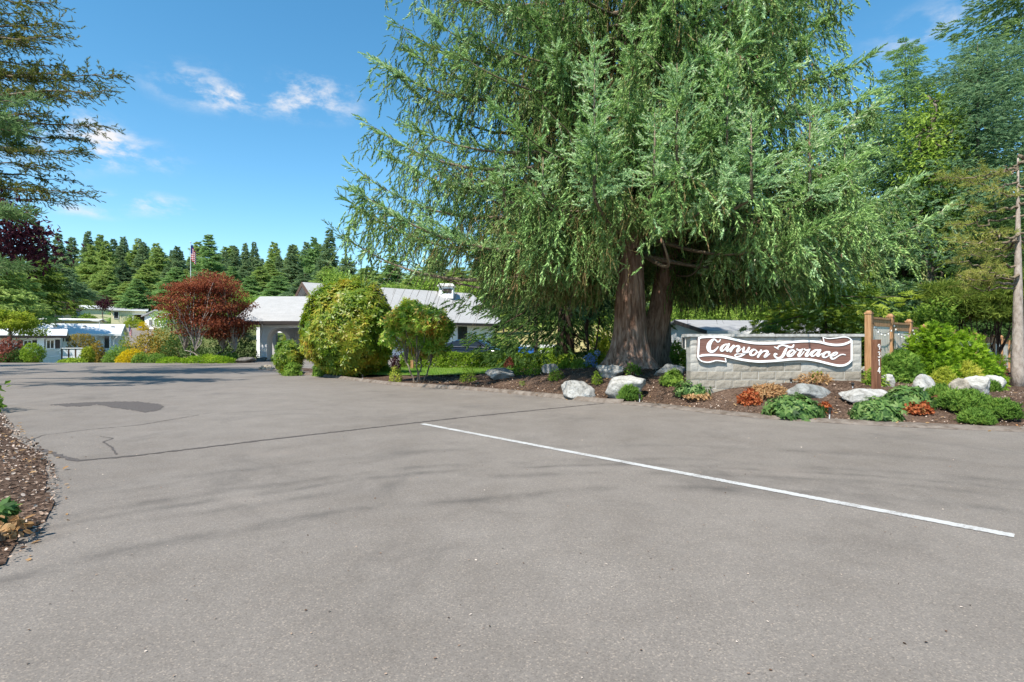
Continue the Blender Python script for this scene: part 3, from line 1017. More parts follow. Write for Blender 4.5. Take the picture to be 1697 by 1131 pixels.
strip('painted_line', [G0(700, 703), G0(1681, 889)], .112, M['line'], .005, .07, 3, 420)
strip('asphalt_seam', [G0(62, 744), G0(95, 755), G0(130, 764), G0(230, 755), G0(480, 725), G0(760, 693), G0(1000, 669)], .075, M['patch'], .005, .4, 5, 190)
for q, pl in enumerate([[(193, 754), (186, 742), (170, 733), (188, 727), (166, 724)], [(40, 735), (70, 722), (150, 712), (230, 705), (330, 688)]]):
    strip('asphalt_crack', [G0(*k) for k in pl], .022, M['patch'], .004, .6, 9 + q, 60)
# dark repair patch, two lobes
px_ = np.linspace(84, 272, 90)
rp = np.random.default_rng(19)
up_y = np.interp(px_, [84, 110, 150, 185, 230, 262, 272], [671, 669, 667.3, 666, 666, 670, 674]) + rp.normal(size=90) * .3
lo_y = np.interp(px_, [84, 112, 148, 160, 186, 222, 240, 262, 272], [671.4, 674, 673.6, 670.4, 676, 680.5, 684, 681, 674.5]) + rp.normal(size=90) * .55
lo_y = np.maximum(lo_y, up_y + .3)
V = np.array([(*G0(a, b), .005) for a, b in zip(px_, up_y)] + [(*G0(a, b), .005) for a, b in zip(px_, lo_y)])
i_ = np.arange(89)
struct('asphalt_patch', Geo().add(V, np.stack([i_, i_ + 90, i_ + 91, i_ + 1], -1)), M['patch'])

# rolled asphalt berm along the bed
for x0, x1, hgt, wid in [(-12.6, 2.7, .10, .30), (2.7, 13, .05, .55)]:
    xx = np.linspace(x0, x1, 130)
    c = np.c_[xx, edge_y(xx)]
    c += .02 * np.c_[fbm(np.c_[xx * 3, xx * 0, xx * 0]), fbm(np.c_[xx * 3, xx * 0 + 5, xx * 0])]
    tg = norm(np.gradient(c, axis=0))
    nn = np.c_[tg[:, 1], -tg[:, 0]]
    prof = [(.5, .003), (.42, hgt * .5), (.2, hgt), (-.15, hgt * .95), (-.45, hgt * .5)]
    V = np.concatenate([np.c_[c + nn * wid * a, np.full(130, b) + .003 * fbm(np.c_[xx * 4, xx * 0 + a * 9, xx * 0])] for a, b in prof])
    i = np.arange(129)
    Fa = np.concatenate([np.stack([i + 130 * k, i + 1 + 130 * k, i + 1 + 130 * (k + 1), i + 130 * (k + 1)], -1) for k in range(4)])
    struct('asphalt_curb', Geo().add(V, Fa), M['berm'], True)

# crumbs on the asphalt
n = 500
cd = rng.uniform(2.4, 9, n)
cxp = rng.uniform(-.9, .9, n) * cd
ok = cxp > verge_edge(cd) + .1
p = np.c_[cxp, cd, np.full(n, .006)][ok]
V, Fa = scatter(T_wide, p, rng.normal(size=p.shape) * [1, 1, .1], np.array([[0, 0, 1.]]) + rng.normal(size=p.shape) * .4, rng.uniform(.006, .02, len(p)))
struct('road_crumbs', Geo().add(V, Fa), M['chips'], kind='stuff')

# ================================================================== BUILDINGS
def window(parent, c, w, h, n_axis='y', frame='white_trim', pane='glass', mull=1, shutters=None, out=-1):
    """c is the centre on the wall plane; the outward normal is out along n_axis"""
    def bx(g, u, z, su, sz, dep, off):
        if n_axis == 'y':
            g.box((c[0] + u, c[1] + out * off, c[2] + z), (su, dep, sz))
        else:
            g.box((c[0] + out * off, c[1] + u, c[2] + z), (dep, su, sz))
    g = Geo()
    f = .07
    for s in (-1, 1):
        bx(g, s * (w / 2 - f / 2), 0, f, h, .08, .04)
        bx(g, 0, s * (h / 2 - f / 2), w - 2 * f - .004, f, .08, .04)
    for k in range(mull):
        bx(g, -w / 2 + w * (k + 1) / (mull + 1), 0, .05, h - 2 * f - .004, .06, .035)
    fr = part('window', g, M[frame], parent)
    g = Geo()
    bx(g, 0, 0, w - f, h - f, .02, .012)
    part('pane', g, M[pane], fr)
    if shutters:
        for s in (-1, 1):
            g = Geo()
            bx(g, s * (w / 2 + .2), 0, .34, h, .05, .03)
            part('shutter', g, M[shutters], parent)
    return fr


def gable_house(name, label, loc, w, d, hw, rise, wall, roof, over=.4, rz=0.0, ridge='x', thick=.14, skirt=None, fascia='white_trim', cat='house', group=None, over_x=None):
    """front-left corner at the base, local x to the right, y away from the viewer"""
    root = thing(name, label, cat, loc, group, rz)
    ox = over if over_x is None else over_x
    if ridge == 'x':
        prof = [(0, 0), (d, 0), (d, hw), (d / 2, hw + rise), (0, hw)]
        part('wall', Geo().prism(prof, (0, 0, 0), (0, 1, 0), (0, 0, 1), (w, 0, 0)), M[wall], root)
        sl = rise / (d / 2)
        for s in (0, 1):
            e0 = (-over, hw - over * sl) if s == 0 else (d + over, hw - over * sl)
            rp = [(e0[0], e0[1] + .02), (d / 2, hw + rise + .02), (d / 2, hw + rise + thick), (e0[0], e0[1] + thick)]
            part('roof_slope', Geo().prism(rp, (-ox, 0, 0), (0, 1, 0), (0, 0, 1), (w + 2 * ox, 0, 0)), M[roof], root)
        part('fascia', Geo().box((w / 2, -over - .035, hw - over * sl + thick / 2), (w + 2 * ox + .06, .06, thick + .1)), M[fascia], root)
    else:
        prof = [(0, 0), (w, 0), (w, hw), (w / 2, hw + rise), (0, hw)]
        part('wall', Geo().prism(prof, (0, 0, 0), (1, 0, 0), (0, 0, 1), (0, d, 0)), M[wall], root)
        sl = rise / (w / 2)
        for s in (0, 1):
            e0 = (-over, hw - over * sl) if s == 0 else (w + over, hw - over * sl)
            rp = [(e0[0], e0[1] + .02), (w / 2, hw + rise + .02), (w / 2, hw + rise + thick), (e0[0], e0[1] + thick)]
            part('roof_slope', Geo().prism(rp, (0, -over, 0), (1, 0, 0), (0, 0, 1), (0, d + 2 * over, 0)), M[roof], root)
            bp = [(e0[0], e0[1] - .1), (w / 2, hw + rise - .1), (w / 2, hw + rise + thick + .02), (e0[0], e0[1] + thick + .02)]
            part('barge_board', Geo().prism(bp, (0, -over - .05, 0), (1, 0, 0), (0, 0, 1), (0, .045, 0)), M[fascia], root)
    if skirt:
        part('skirting', Geo().box((w / 2, d / 2, .3), (w + .06, d + .06, .6)), M[skirt], root)
    return root


# ---- white house with the deck, left
D = 50
x0, x1 = (-70 - 848) / F * D, (99 - 848) / F * D
xs0 = x0
x0, D = -48.7, 44.5
hA = gable_house('mobile_home', 'white single-storey house with shuttered windows beside a white deck', (x0, D, -1.15), 9.0, 6.5, 3.05, .62, 'white_paint', 'metal_roof', .45, rz=math.radians(38), fascia='dark_trim', skirt='white_trim')


def loc_u(px, x0, y0, rz):
    """distance along a turned front wall at which the sight line through px meets it"""
    k = (px - 848.5) / F
    return (k * y0 - x0) / (math.cos(rz) - k * math.sin(rz))


ra = math.radians(38)
uA = lambda px: loc_u(px, x0, D, ra)
window(hA, (uA(83.5), 0, 2.35), .62, .85, frame='white_trim', shutters='dark_trim')
window(hA, (uA(46), 0, 2.35), .6, .75, frame='white_trim', shutters='dark_trim')
g = Geo().box((uA(67.5), -.03, 1.95), (.5, .06, 2.0))
dr = part('door', g, M['bluewhite'], hA)
part('handle', Geo().box((uA(67.5) + .17, -.09, 1.9), (.05, .05, .14)), M['black_metal'], dr)
part('roof_vent', Geo().box((6, 2.2, 3.85), (.3, .3, .3)), M['grey_roof'], hA)
# deck
D = 46.5
xa, xb, xc = (58 - 848) / F * D, (100 - 848) / F * D, (137 - 848) / F * D
dk = thing('deck', 'raised white deck with lattice railing and brown posts in front of the shuttered house', 'deck', (xa, D, -1.3), rz=math.radians(28))
xb, xc = xa + (xb - xa) * .80, xa + (xc - xa) * .80
part('floor', Geo().box(((xc - xa) / 2, 1.4, 1.3), (xc - xa, 2.8, .12)), M['white_trim'], dk)
wA = xb - xa
part('skirt_panel', Geo().box((wA / 4 - .01, 0, .6), (wA / 2 - .02, .06, 1.2)), M['white_paint'], dk)
part('skirt_panel', Geo().box((wA * .75 + .01, 0, .6), (wA / 2 - .02, .06, 1.2)), M['white_paint'], dk)
g = Geo()
for k in range(15):
    xx = k * wA / 14
    g.tube([(max(0, xx - .35), 0, 1.5), (min(wA, xx + .35), 0, 2.05)], .022, 4)
    g.tube([(min(wA, xx + .35), .02, 1.5), (max(0, xx - .35), .02, 2.05)], .022, 4)
part('lattice', g, M['white_trim'], dk)
part('rail', Geo().box((wA / 2, 0, 2.1), (wA, .12, .09)), M['white_trim'], dk)
part('rail', Geo().box((wA / 2, 0, 1.42), (wA, .12, .09)), M['white_trim'], dk)
wB = xc - xb
for k in range(4):
    part('post', Geo().box((wA + .05 + k * (wB - .1) / 3, .02, 1.45), (.09, .09, 1.35)), M['brown_trim'], dk)
for k in range(3):
    part('rail_panel', Geo().box((wA + .05 + (k + .5) * (wB - .1) / 3, .0, 1.75), ((wB - .1) / 3 - .13, .05, .6)), M['white_paint'], dk)
part('rail', Geo().box((wA + wB / 2, 0, 2.17), (wB, .13, .08)), M['white_trim'], dk)
part('skirt_panel', Geo().box((wA + wB / 2, .03, .55), (wB - .1, .05, 1.1)), M['white_paint'], dk)

# ---- white house with porch, bluish shade coloured into its siding
D = 70
x0, x1 = (52 - 848) / F * D, (199 - 848) / F * D
x0, D, w = -58.2, 66, 8.4
rb = math.radians(30)
uB = lambda px: loc_u(px, x0, D, rb)
hB = gable_house('mobile_home', 'long white house in bluish shade with a porch, white posts and brown stair rail', (x0 - .8, D + 1.4, -1.05), w, 6, 3.75, .95, 'bluewhite', 'metal_roof', 1.5, rz=rb, skirt='white_trim', over_x=.3)
for a, b in ((97.5, 9), (108.5, 9)):
    window(hB, (uB(a), 0, 2.9), .65, .95, frame='white_trim', mull=0)
window(hB, (uB(174), 0, 2.4), .65, 1.7, frame='white_trim', mull=0)
for px in (129, 158, 182):
    part('porch_post', Geo().box((uB(px), -1.35, 1.75), (.16, .16, 3.5)), M['white_trim'], hB)
part('downspout', Geo().tube([(w - .1, -1.7, 3.1), (w - .45, -1.5, 2.7), (w - .45, -1.5, .2)], .06, 6), M['white_trim'], hB)
part('porch_floor', Geo().box((w * .74, -.75, 1.15), (w * .5, 1.5, .15)), M['white_trim'], hB)
g = Geo()
for k in range(16):
    g.box((w * .5 + k * .16, -1.4, 1.65), (.05, .05, .8))
part('balusters', g, M['white_trim'], hB)
part('rail', Geo().box((w * .5 + 1.2, -1.4, 2.1), (2.6, .08, .08)), M['brown_trim'], hB)
part('stair_rail', Geo().tube([(w - 3.0, -1.6, 2.2), (w - 1.6, -2.6, 1.45), (w - 1.0, -3.0, .9)], .05, 6), M['brown_trim'], hB)
for k in range(4):
    part('stair_tread', Geo().box((w - 1.6, -1.75 - k * .3, 1.0 - k * .25), (1.6, .3, .09)), M['white_trim'], hB)
for k in range(4):
    part('roof_vent', Geo().box((1.5 + k * 3.0, 1.6, 4.45), (.35, .35, .22)), M['grey_roof'], hB)
part('vent_pipe', Geo().tube([(6.1, 1.4, 4.2), (6.1, 1.4, 5.0)], .05, 6), M['pole_metal'], hB)


def box_house(name, label, px0, px1, D, ytop, ywall, ybase, wall, roof, depth=8, over=.35, fascia='white_trim', cat='house'):
    x0, x1 = (px0 - 848.5) / F * D, (px1 - 848.5) / F * D
    z = lambda y: H - (y - 565.5) / F * D
    base = min(z(ybase), float(terrain((x0 + x1) / 2, D)))
    hw = z(ywall) - base
    rise = max(.35, z(ytop) - z(ywall)) * 1.03
    return gable_house(name, label, (x0, D, base), (x1 - x0) / 1.24, depth, hw, rise, wall, roof, over, rz=math.radians(30), fascia=fascia, cat=cat), x0, base


h, x0, b0 = box_house('mobile_home', 'small cream house end behind the yellow-green tree at far left', 62, 103, 104, 516, 520, 532, 'cream_siding', 'cream_roof')
window(h, (2.2, 0, 2.0), 1.0, .8)
h, x0, b0 = box_house('mobile_home', 'low house with long white roof and yellow wall directly behind the white porch house', 66, 160, 88, 527.5, 531, 545, 'yellow_siding', 'cream_roof')
window(h, (2.6, 0, 2.2), 1.2, .9)
part('carport_roof', Geo().box((3.6, -1.2, 2.6), (6.4, 2.2, .12)), M['cream_roof'], h)
h, x0, b0 = box_house('mobile_home', 'yellow house with flat pale roof between two purple plum trees', 126, 186, 128, 505.5, 511, 530, 'yellow_siding', 'metal_roof')
window(h, (6.8, 0, 2.4), 1.4, 1.2)
part('porch_post', Geo().box((.4, -.3, 1.6), (.5, .3, 3.2)), M['grey_roof'], h)
h, x0, b0 = box_house('mobile_home', 'pale yellow house with long grey roof and shaded carport left of the white gable house', 184, 244, 116, 509, 514, 533, 'yellow_siding', 'grey_roof')
window(h, (.9, 0, 1.9), .9, 1.5, mull=0)
part('carport', Geo().box((5.6, -.9, 2.1), (3.4, 1.6, .14)), M['metal_roof'], h)
for k in (4.0, 7.2):
    part('carport_post', Geo().box((k, -1.6, 1.0), (.12, .12, 2.05)), M['white_trim'], h)
part('carport_door', Geo().box((5.6, -.04, 1.0), (2.6, .07, 2.0)), M['brown_trim'], h)
D = 98
x0 = (239 - 848) / F * D
hG = gable_house('mobile_home', 'white gable-fronted house with paired windows left of the red maple', (x0, D, float(terrain(x0, D)) - .4), 4.2, 9, 3.0, .95, 'white_paint', 'grey_roof', .35, ridge='y', fascia='grey_roof')
for k in (1.2, 2.15):
    window(hG, (k, 0, 1.75), .75, 1.25, mull=1)
D = 96
hW = gable_house('mobile_home', 'white sided wing partly hidden behind the red maple', ((268 - 848) / F * D, D, float(terrain(-62, D)) - .4), 5.2, 7, 2.3, .8, 'white_paint', 'cream_roof', .3, rz=math.radians(28))
window(hW, (1.2, 0, 1.4), .9, 1.0)
h, x0, b0 = box_house('mobile_home', 'highest pale roofed house up the hill behind the plum trees', 154, 193, 165, 497, 501, 512, 'cream_siding', 'metal_roof')
window(h, (4, 0, 2), 1.6, 1.0)

# ---- clubhouse: covered drive-through and hall
club = thing('clubhouse', 'long white clubhouse with pale shingle roof and arched covered entrance', 'building', (-18.5, 43, 0))
cO = np.array([-18.5, 43, 0])


def cw(p):
    return np.asarray(p, float) - cO


# covered entrance
pxl = lambda px, D: (px - 848.5) / F * D
xL, xR = pxl(430.5, 43), pxl(566, 43)


def arch_wall(xa, xb, xo0, xo1, zt, y, th, spring, rad):
    a = np.linspace(PI, PI / 2, 9)
    left = [(xo0, 0)] + [(xo0 + rad + rad * math.cos(k), spring + rad * math.sin(k)) for k in a]
    right = [(xo1 - rad + rad * math.cos(k), spring + rad * math.sin(k)) for k in np.linspace(PI / 2, 0, 9)] + [(xo1, 0)]
    poly = [(xa, 0), (xa, zt), (xb, zt), (xb, 0)] + right[::-1] + left[::-1]
    return Geo().prism(poly, cw((0, y, 0)), (1, 0, 0), (0, 0, 1), (0, th, 0))


part('arched_wall', arch_wall(xL, xR, pxl(442, 43), pxl(556, 43), 2.75, 43, .5, 1.55, 1.0), M['stucco'], club)
xl2, xr2 = pxl(425, 49), pxl(560, 49)
part('arched_wall', arch_wall(xl2, xr2, pxl(443, 49), pxl(483, 49), 2.75, 49, .4, 1.5, .75), M['stucco'], club)
# side wall with its own arch
poly = [(0, 0), (0, 2.75), (5.5, 2.75), (5.5, 0), (4.6, 0), (4.6, 1.5)] + [(2.75 + 1.85 * math.cos(k), 1.5 + .85 * math.sin(k)) for k in np.linspace(0, PI, 13)] + [(.9, 0)]
part('side_wall', Geo().prism(poly, cw((xL + .02, 43.502, 0)), (0, 1, 0), (0, 0, 1), (.35, 0, 0)), M['stucco'], club)
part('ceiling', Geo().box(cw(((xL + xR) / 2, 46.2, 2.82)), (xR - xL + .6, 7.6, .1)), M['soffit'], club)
rl, rr = pxl(392, 43), pxl(560, 43)
for pr in ([(42.2, 2.9), (47, 5.22), (47, 5.36), (42.2, 3.04)], [(51.8, 2.9), (47, 5.22), (47, 5.36), (51.8, 3.04)]):
    part('roof_slope', Geo().prism([(a, b) for a, b in pr], cw((rl, 0, 0)), (0, 1, 0), (0, 0, 1), (rr - rl, 0, 0)), M['shingle'], club)
part('gutter', Geo().box(cw(((rl + rr) / 2, 42.12, 2.93)), (rr - rl, .16, .24)), M['dark_trim'], club)
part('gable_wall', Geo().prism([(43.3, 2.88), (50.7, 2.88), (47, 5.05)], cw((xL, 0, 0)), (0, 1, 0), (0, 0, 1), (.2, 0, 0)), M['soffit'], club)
xd = pxl(437, 42.6)
part('downspout', Geo().tube([cw((xd + .05, 42.2, 2.82)), cw((xd + .02, 42.3, 2.6)), cw((xd - .3, 42.85, 2.3)), cw((xd - .3, 42.85, .3)), cw((xd - .25, 42.6, .1)), cw((xd + .05, 42.3, .06))], .055, 7), M['white_trim'], club)
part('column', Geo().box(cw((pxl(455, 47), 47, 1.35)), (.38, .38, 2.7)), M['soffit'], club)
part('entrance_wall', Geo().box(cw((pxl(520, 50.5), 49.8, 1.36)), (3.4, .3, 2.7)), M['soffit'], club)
# hall
S = 1.12
pk0, pk1 = np.array([-17.0, 44.7]) * S, np.array([-4.3, 55.0]) * S
uu = norm(pk1 - pk0)
nn = np.array([uu[1], -uu[0]])
Lh = float(np.linalg.norm(pk1 - pk0))
zr, ze, wv = 6.75, 3.15, 6.1
o3 = cw((*pk0, 0))
U3, N3 = np.array([*uu, 0]), np.array([*nn, 0])
part('hall_wall', Geo().prism([(-wv + .7, 0), (wv - .7, 0), (wv - .7, ze + .25), (0, zr - .15), (-wv + .7, ze + .25)], o3 + U3 * .5, N3, (0, 0, 1), U3 * (Lh - 1.0)), M['stucco'], club)
for s in (1, -1):
    part('hall_roof_slope', Geo().prism([(0, zr), (s * wv, ze), (s * wv, ze + .16), (0, zr + .16)], o3 - U3 * .3, N3, (0, 0, 1), U3 * (Lh + .6)), M['shingle'], club)
    part('barge_board', Geo().prism([(0, zr - .22), (s * wv, ze - .22), (s * wv, ze + .18), (0, zr + .18)], o3 - U3 * .36, N3, (0, 0, 1), U3 * .055), M['brown_trim'], club)
part('hall_gutter', Geo().prism([(wv, ze - .12), (wv + .12, ze - .12), (wv + .12, ze + .12), (wv, ze + .12)], o3 - U3 * .3, N3, (0, 0, 1), U3 * (Lh + .6)), M['dark_trim'], club)
# window, roof vent
wc = o3 + U3 * (Lh - 4.6) + N3 * (wv - .69)
for k, (dx, ww) in enumerate(((0, 1.1),)):
    g = Geo()
    for a, b, cz, ch in ((-.5, .06, 1.95, 2.0), (.5, .06, 1.95, 2.0), (0, .06, 1.95, 2.0)):
        g.prism([(a - .04, .95), (a + .04, .95), (a + .04, 2.95), (a - .04, 2.95)], wc, U3, (0, 0, 1), N3 * .07)
    g.prism([(-.54, .87), (.54, .87), (.54, .947), (-.54, .947)], wc, U3, (0, 0, 1), N3 * .08)
    fr = part('window', g, M['dark_trim'], club)
    part('pane', Geo().prism([(-.5, .95), (.5, .95), (.5, 2.95), (-.5, 2.95)], wc, U3, (0, 0, 1), N3 * .03), M['glass'], fr)
vc = o3 + U3 * (Lh - 3.6) + N3 * .9
cup = part('roof_vent', Geo().box(vc + [0, 0, 6.7], (1.5, 1.3, 1.3)), M['white_trim'], club, rz=0)
part('vent_cap', Geo().prism([(-.95, 0), (.95, 0), (.7, .28), (-.7, .28)], vc + [0, -.9, 7.353], (1, 0, 0), (0, 0, 1), (0, 1.8, 0)), M['cream_roof'], cup)
part('louvre', Geo().box(vc + [.15, -.66, 6.85], (.9, .04, .5)), M['dark_trim'], cup)

# white garage behind the sign
D = 30
gar = gable_house('garage', 'white outbuilding with grey gable roof behind the left end of the sign wall', (pxl(1170, D) + .3, D + .3, -.1), 7.5, 6.5, 2.05, .72, 'white_paint', 'grey_roof', .35, rz=math.radians(12), fascia='white_trim', cat='garage')
part('garage_door', Geo().box((2.7, -.03, .95), (3.6, .05, 1.9)), M['white_trim'], gar)
window(gar, (0, 2.5, 1.5), .9, .8, n_axis='x', out=-1)
part('barge_board', Geo().prism([(-.35, 1.95), (3.25, 2.67), (3.25, 2.9), (-.35, 2.18)], (-.40, 0, 0), (0, 1, 0), (0, 0, 1), (.045, 0, 0)), M['dark_trim'], gar)

# low white wall behind the bins
D = 52
tag(link('low_wall', Geo().box((0, 0, .55), (4.8, .3, 1.1)).mesh('low_wall'), M['concrete_white'], None, (pxl(904, D), D, .05)), 'low white wall at the foot of the dry grass slope beside the blue bins', 'wall')

# ================================================================== SIGN WALL
WY, WS = 12.6, 12.6 / F


def wx(px):
    return (px - 848.5) * WS


def wz(py):
    return H - (py - 565.5) * WS


wallX0, wallX1 = wx(1144), wx(1428)
sign = thing('sign_wall', 'grey block entrance wall carrying the brown ribbon name board', 'sign', (wallX0, WY, .3))
part('mortar_core', Geo().box(((wallX1 - wallX0) / 2, (.011 + .30) / 2, .6), (wallX1 - wallX0 - .02, .289, 1.30)), M['mortar'], sign)


def block_mesh(w, h, d, seed):
    nx, nz = 8, 5
    X, Z = np.meshgrid(np.linspace(0, w, nx), np.linspace(0, h, nz))
    rim = (X < .001) | (X > w - .001) | (Z < .001) | (Z > h - .001)
    Y = np.where(rim, .006, -.002 + .006 * fbm(np.stack([X * 9 + seed * 5, Z * 9, 0 * X], -1), 2))
    front = np.stack([X, Y, Z], -1).reshape(-1, 3)
    ii = (np.arange(nz - 1)[:, None] * nx + np.arange(nx - 1)[None]).ravel()
    g = Geo().add(front, np.stack([ii, ii + 1, ii + nx + 1, ii + nx], -1))
    g.add([(0, .006, 0), (w, .006, 0), (w, .006, h), (0, .006, h), (0, d, 0), (w, d, 0), (w, d, h), (0, d, h)], np.array([[0, 4, 5, 1], [3, 2, 6, 7], [0, 3, 7, 4], [1, 5, 6, 2], [4, 7, 6, 5]]))
    return g.mesh('block')


bw = (wallX1 - wallX0) / 10
full = [block_mesh(bw - .009, .191, .31, k) for k in range(10)]
half = [block_mesh(bw / 2 - .009, .191, .31, 10 + k) for k in range(4)]
ztop = wz(558.5)
for row in range(7):
    z = ztop - .2 * (row + 1) + .0045
    off = row % 2
    xs_ = [(k * bw, 0) for k in range(10)] if not off else [(0, 1)] + [((k + .5) * bw, 0) for k in range(9)] + [(9.5 * bw, 1)]
    for k, (x, hf) in enumerate(xs_):
        lowr = row >= 4 or (row == 3 and k in (3, 4, 5, 6))
        me = (half if hf else full)[(k * 3 + row * 2) % (2 if hf else 5) + ((2 if hf else 5) if lowr else 0)]
        part('block', me, M['block_brown' if lowr else 'block'], sign, loc=(x + .0045, -.0 + .004 * math.sin(k * 5 + row * 3), z - .3))
# coping in four lengths
cl = (wallX1 - wallX0 + .14) / 4
for k in range(4):
    nx_ = 24
    g = Geo().box((0, 0, 0), (cl - .008, .40, .062))
    part('coping', g, M['cap'], sign, loc=(-.1 + cl * (k + .5), .145, ztop + .034 - .3))

# ribbon board: pixel-measured outline in metres on the wall face
UN = 1 / 12.12


def bz(zx, zy):
    """board drawing units -> metres along the wall and up"""
    return np.array([wx(1150 + zx * UN) - wallX0, wz(550 + zy * UN) - .3])


outl = [(65, 115), (140, 95), (260, 85), (400, 83), (560, 92), (700, 115), (860, 150), (1000, 180), (1150, 205), (1300, 215), (1515, 215), (1715, 205), (1915, 190), (2115, 175), (2315, 172), (2465, 185), (2562, 204),
        (2553, 98), (2665, 126), (2815, 116), (2965, 97), (3065, 108), (3140, 150), (3147, 185), (3147, 590), (3105, 645), (3015, 690), (2915, 701), (2815, 695), (2665, 660), (2465, 610), (2295, 580), (2115, 570), (1915, 576),
        (1715, 595), (1515, 610), (1300, 620), (1150, 610), (1000, 591), (860, 567), (750, 547), (634, 530), (634, 620), (600, 613), (520, 599), (430, 591), (380, 601), (300, 621), (220, 623), (150, 607), (90, 572), (55, 532), (45, 500), (55, 300)]
bd = Geo().prism([bz(*q) for q in outl], (0, -.055, 0), (1, 0, 0), (0, 0, 1), (0, .04, 0))
board = part('sign_board', bd, M['sign_wood'], sign)


def spline(pts, per=7):
    p = np.asarray(pts, float)
    if len(p) < 3:
        return np.linspace(p[0], p[-1], per)
    q = np.r_[[2 * p[0] - p[1]], p, [2 * p[-1] - p[-2]]]
    out = []
    for k in range(1, len(q) - 2):
        for t in np.linspace(0, 1, per, endpoint=False):
            a, b, c, d = q[k - 1], q[k], q[k + 1], q[k + 2]
            out.append(.5 * (2 * b + (c - a) * t + (2 * a - 5 * b + 4 * c - d) * t * t + (3 * b - a - 3 * c + d) * t ** 3))
    out.append(q[-2])
    return np.array(out)


def stroke(g, pts, y0, th=.02, conv=bz, sc_=WS * UN, per=7, m=0):
    s = spline(pts, per)
    c = np.array([conv(a, b) for a, b in s[:, :2]])
    w = np.maximum(s[:, 2], .05) * sc_ / 2
    tg = norm(np.gradient(c, axis=0))
    nn = np.c_[-tg[:, 1], tg[:, 0]]
    # rounded ends
    a0 = [c[0] + (nn[0] * math.cos(k) - tg[0] * math.sin(k)) * w[0] for k in np.linspace(0, PI, 6)]
    a1 = [c[-1] + (-nn[-1] * math.cos(k) + tg[-1] * math.sin(k)) * w[-1] for k in np.linspace(0, PI, 6)]
    n = len(c)
    Lf, Rt = c + nn * w[:, None], c - nn * w[:, None]
    i = np.arange(n - 1)
    V = np.r_[Lf, Rt]
    f3 = lambda a, y: np.c_[a[:, 0], np.full(len(a), y), a[:, 1]]
    yf = y0 - th
    V3 = np.r_[f3(V, yf), f3(V, y0)]
    q = [np.stack([i, i + n, i + n + 1, i + 1], -1), np.stack([i, i + 1, i + 1 + 2 * n, i + 2 * n], -1), np.stack([i + n, i + 3 * n, i + 3 * n + 1, i + n + 1], -1)]
    g.add(V3, q, m)
    for a in (np.array(a0), np.array(a1)):
        k = len(a)
        i2 = np.arange(k - 1)
        g.add(np.r_[f3(a, yf), f3(a, y0)], [np.arange(k)[None], np.stack([i2, i2 + 1, i2 + 1 + k, i2 + k], -1)], m)


borders = [
    [(82, 132, 40), (140, 114, 40), (260, 105, 40), (400, 103, 40), (560, 112, 42), (700, 136, 42), (860, 172, 44), (1000, 202, 44), (1150, 226, 42), (1300, 236, 42), (1515, 236, 42), (1715, 225, 42), (1915, 210, 42), (2115, 196, 42), (2315, 193, 42), (2465, 206, 42), (2575, 228, 44), (2665, 250, 46), (2815, 267, 46), (2965, 255, 44), (3075, 217, 40), (3130, 185, 30)],
    [(66, 500, 34), (140, 478, 40), (260, 467, 42), (400, 468, 42), (560, 480, 42), (700, 508, 44), (860, 545, 44), (1000, 570, 44), (1150, 588, 44), (1300, 598, 44), (1515, 588, 44), (1715, 573, 44), (1915, 555, 42), (2115, 548, 42), (2295, 558, 42), (2465, 588, 44), (2665, 638, 44), (2815, 672, 44), (2915, 679, 42), (3000, 668, 38), (3080, 625, 34), (3128, 575, 30)],
    [(82, 124, 34), (74, 300, 34), (62, 500, 32)], [(3131, 180, 30), (3131, 400, 30), (3131, 580, 30)],
    [(2561, 112, 16), (2572, 170, 18), (2582, 220, 18)], [(2561, 112, 16), (2665, 137, 18), (2815, 127, 18), (2965, 108, 18), (3065, 121, 18), (3130, 168, 20)],
    [(60, 500, 26), (75, 540, 24), (130, 587, 22), (220, 610, 22), (300, 608, 22), (380, 588, 20), (430, 578, 20), (520, 586, 20), (600, 600, 20), (622, 606, 18)], [(622, 606, 18), (616, 570, 18), (608, 536, 18)]]
g = Geo()
for k, s in enumerate(borders):
    stroke(g, s, -.0555, .014 + .0004 * k)
part('border', g, M['sign_white'], board)

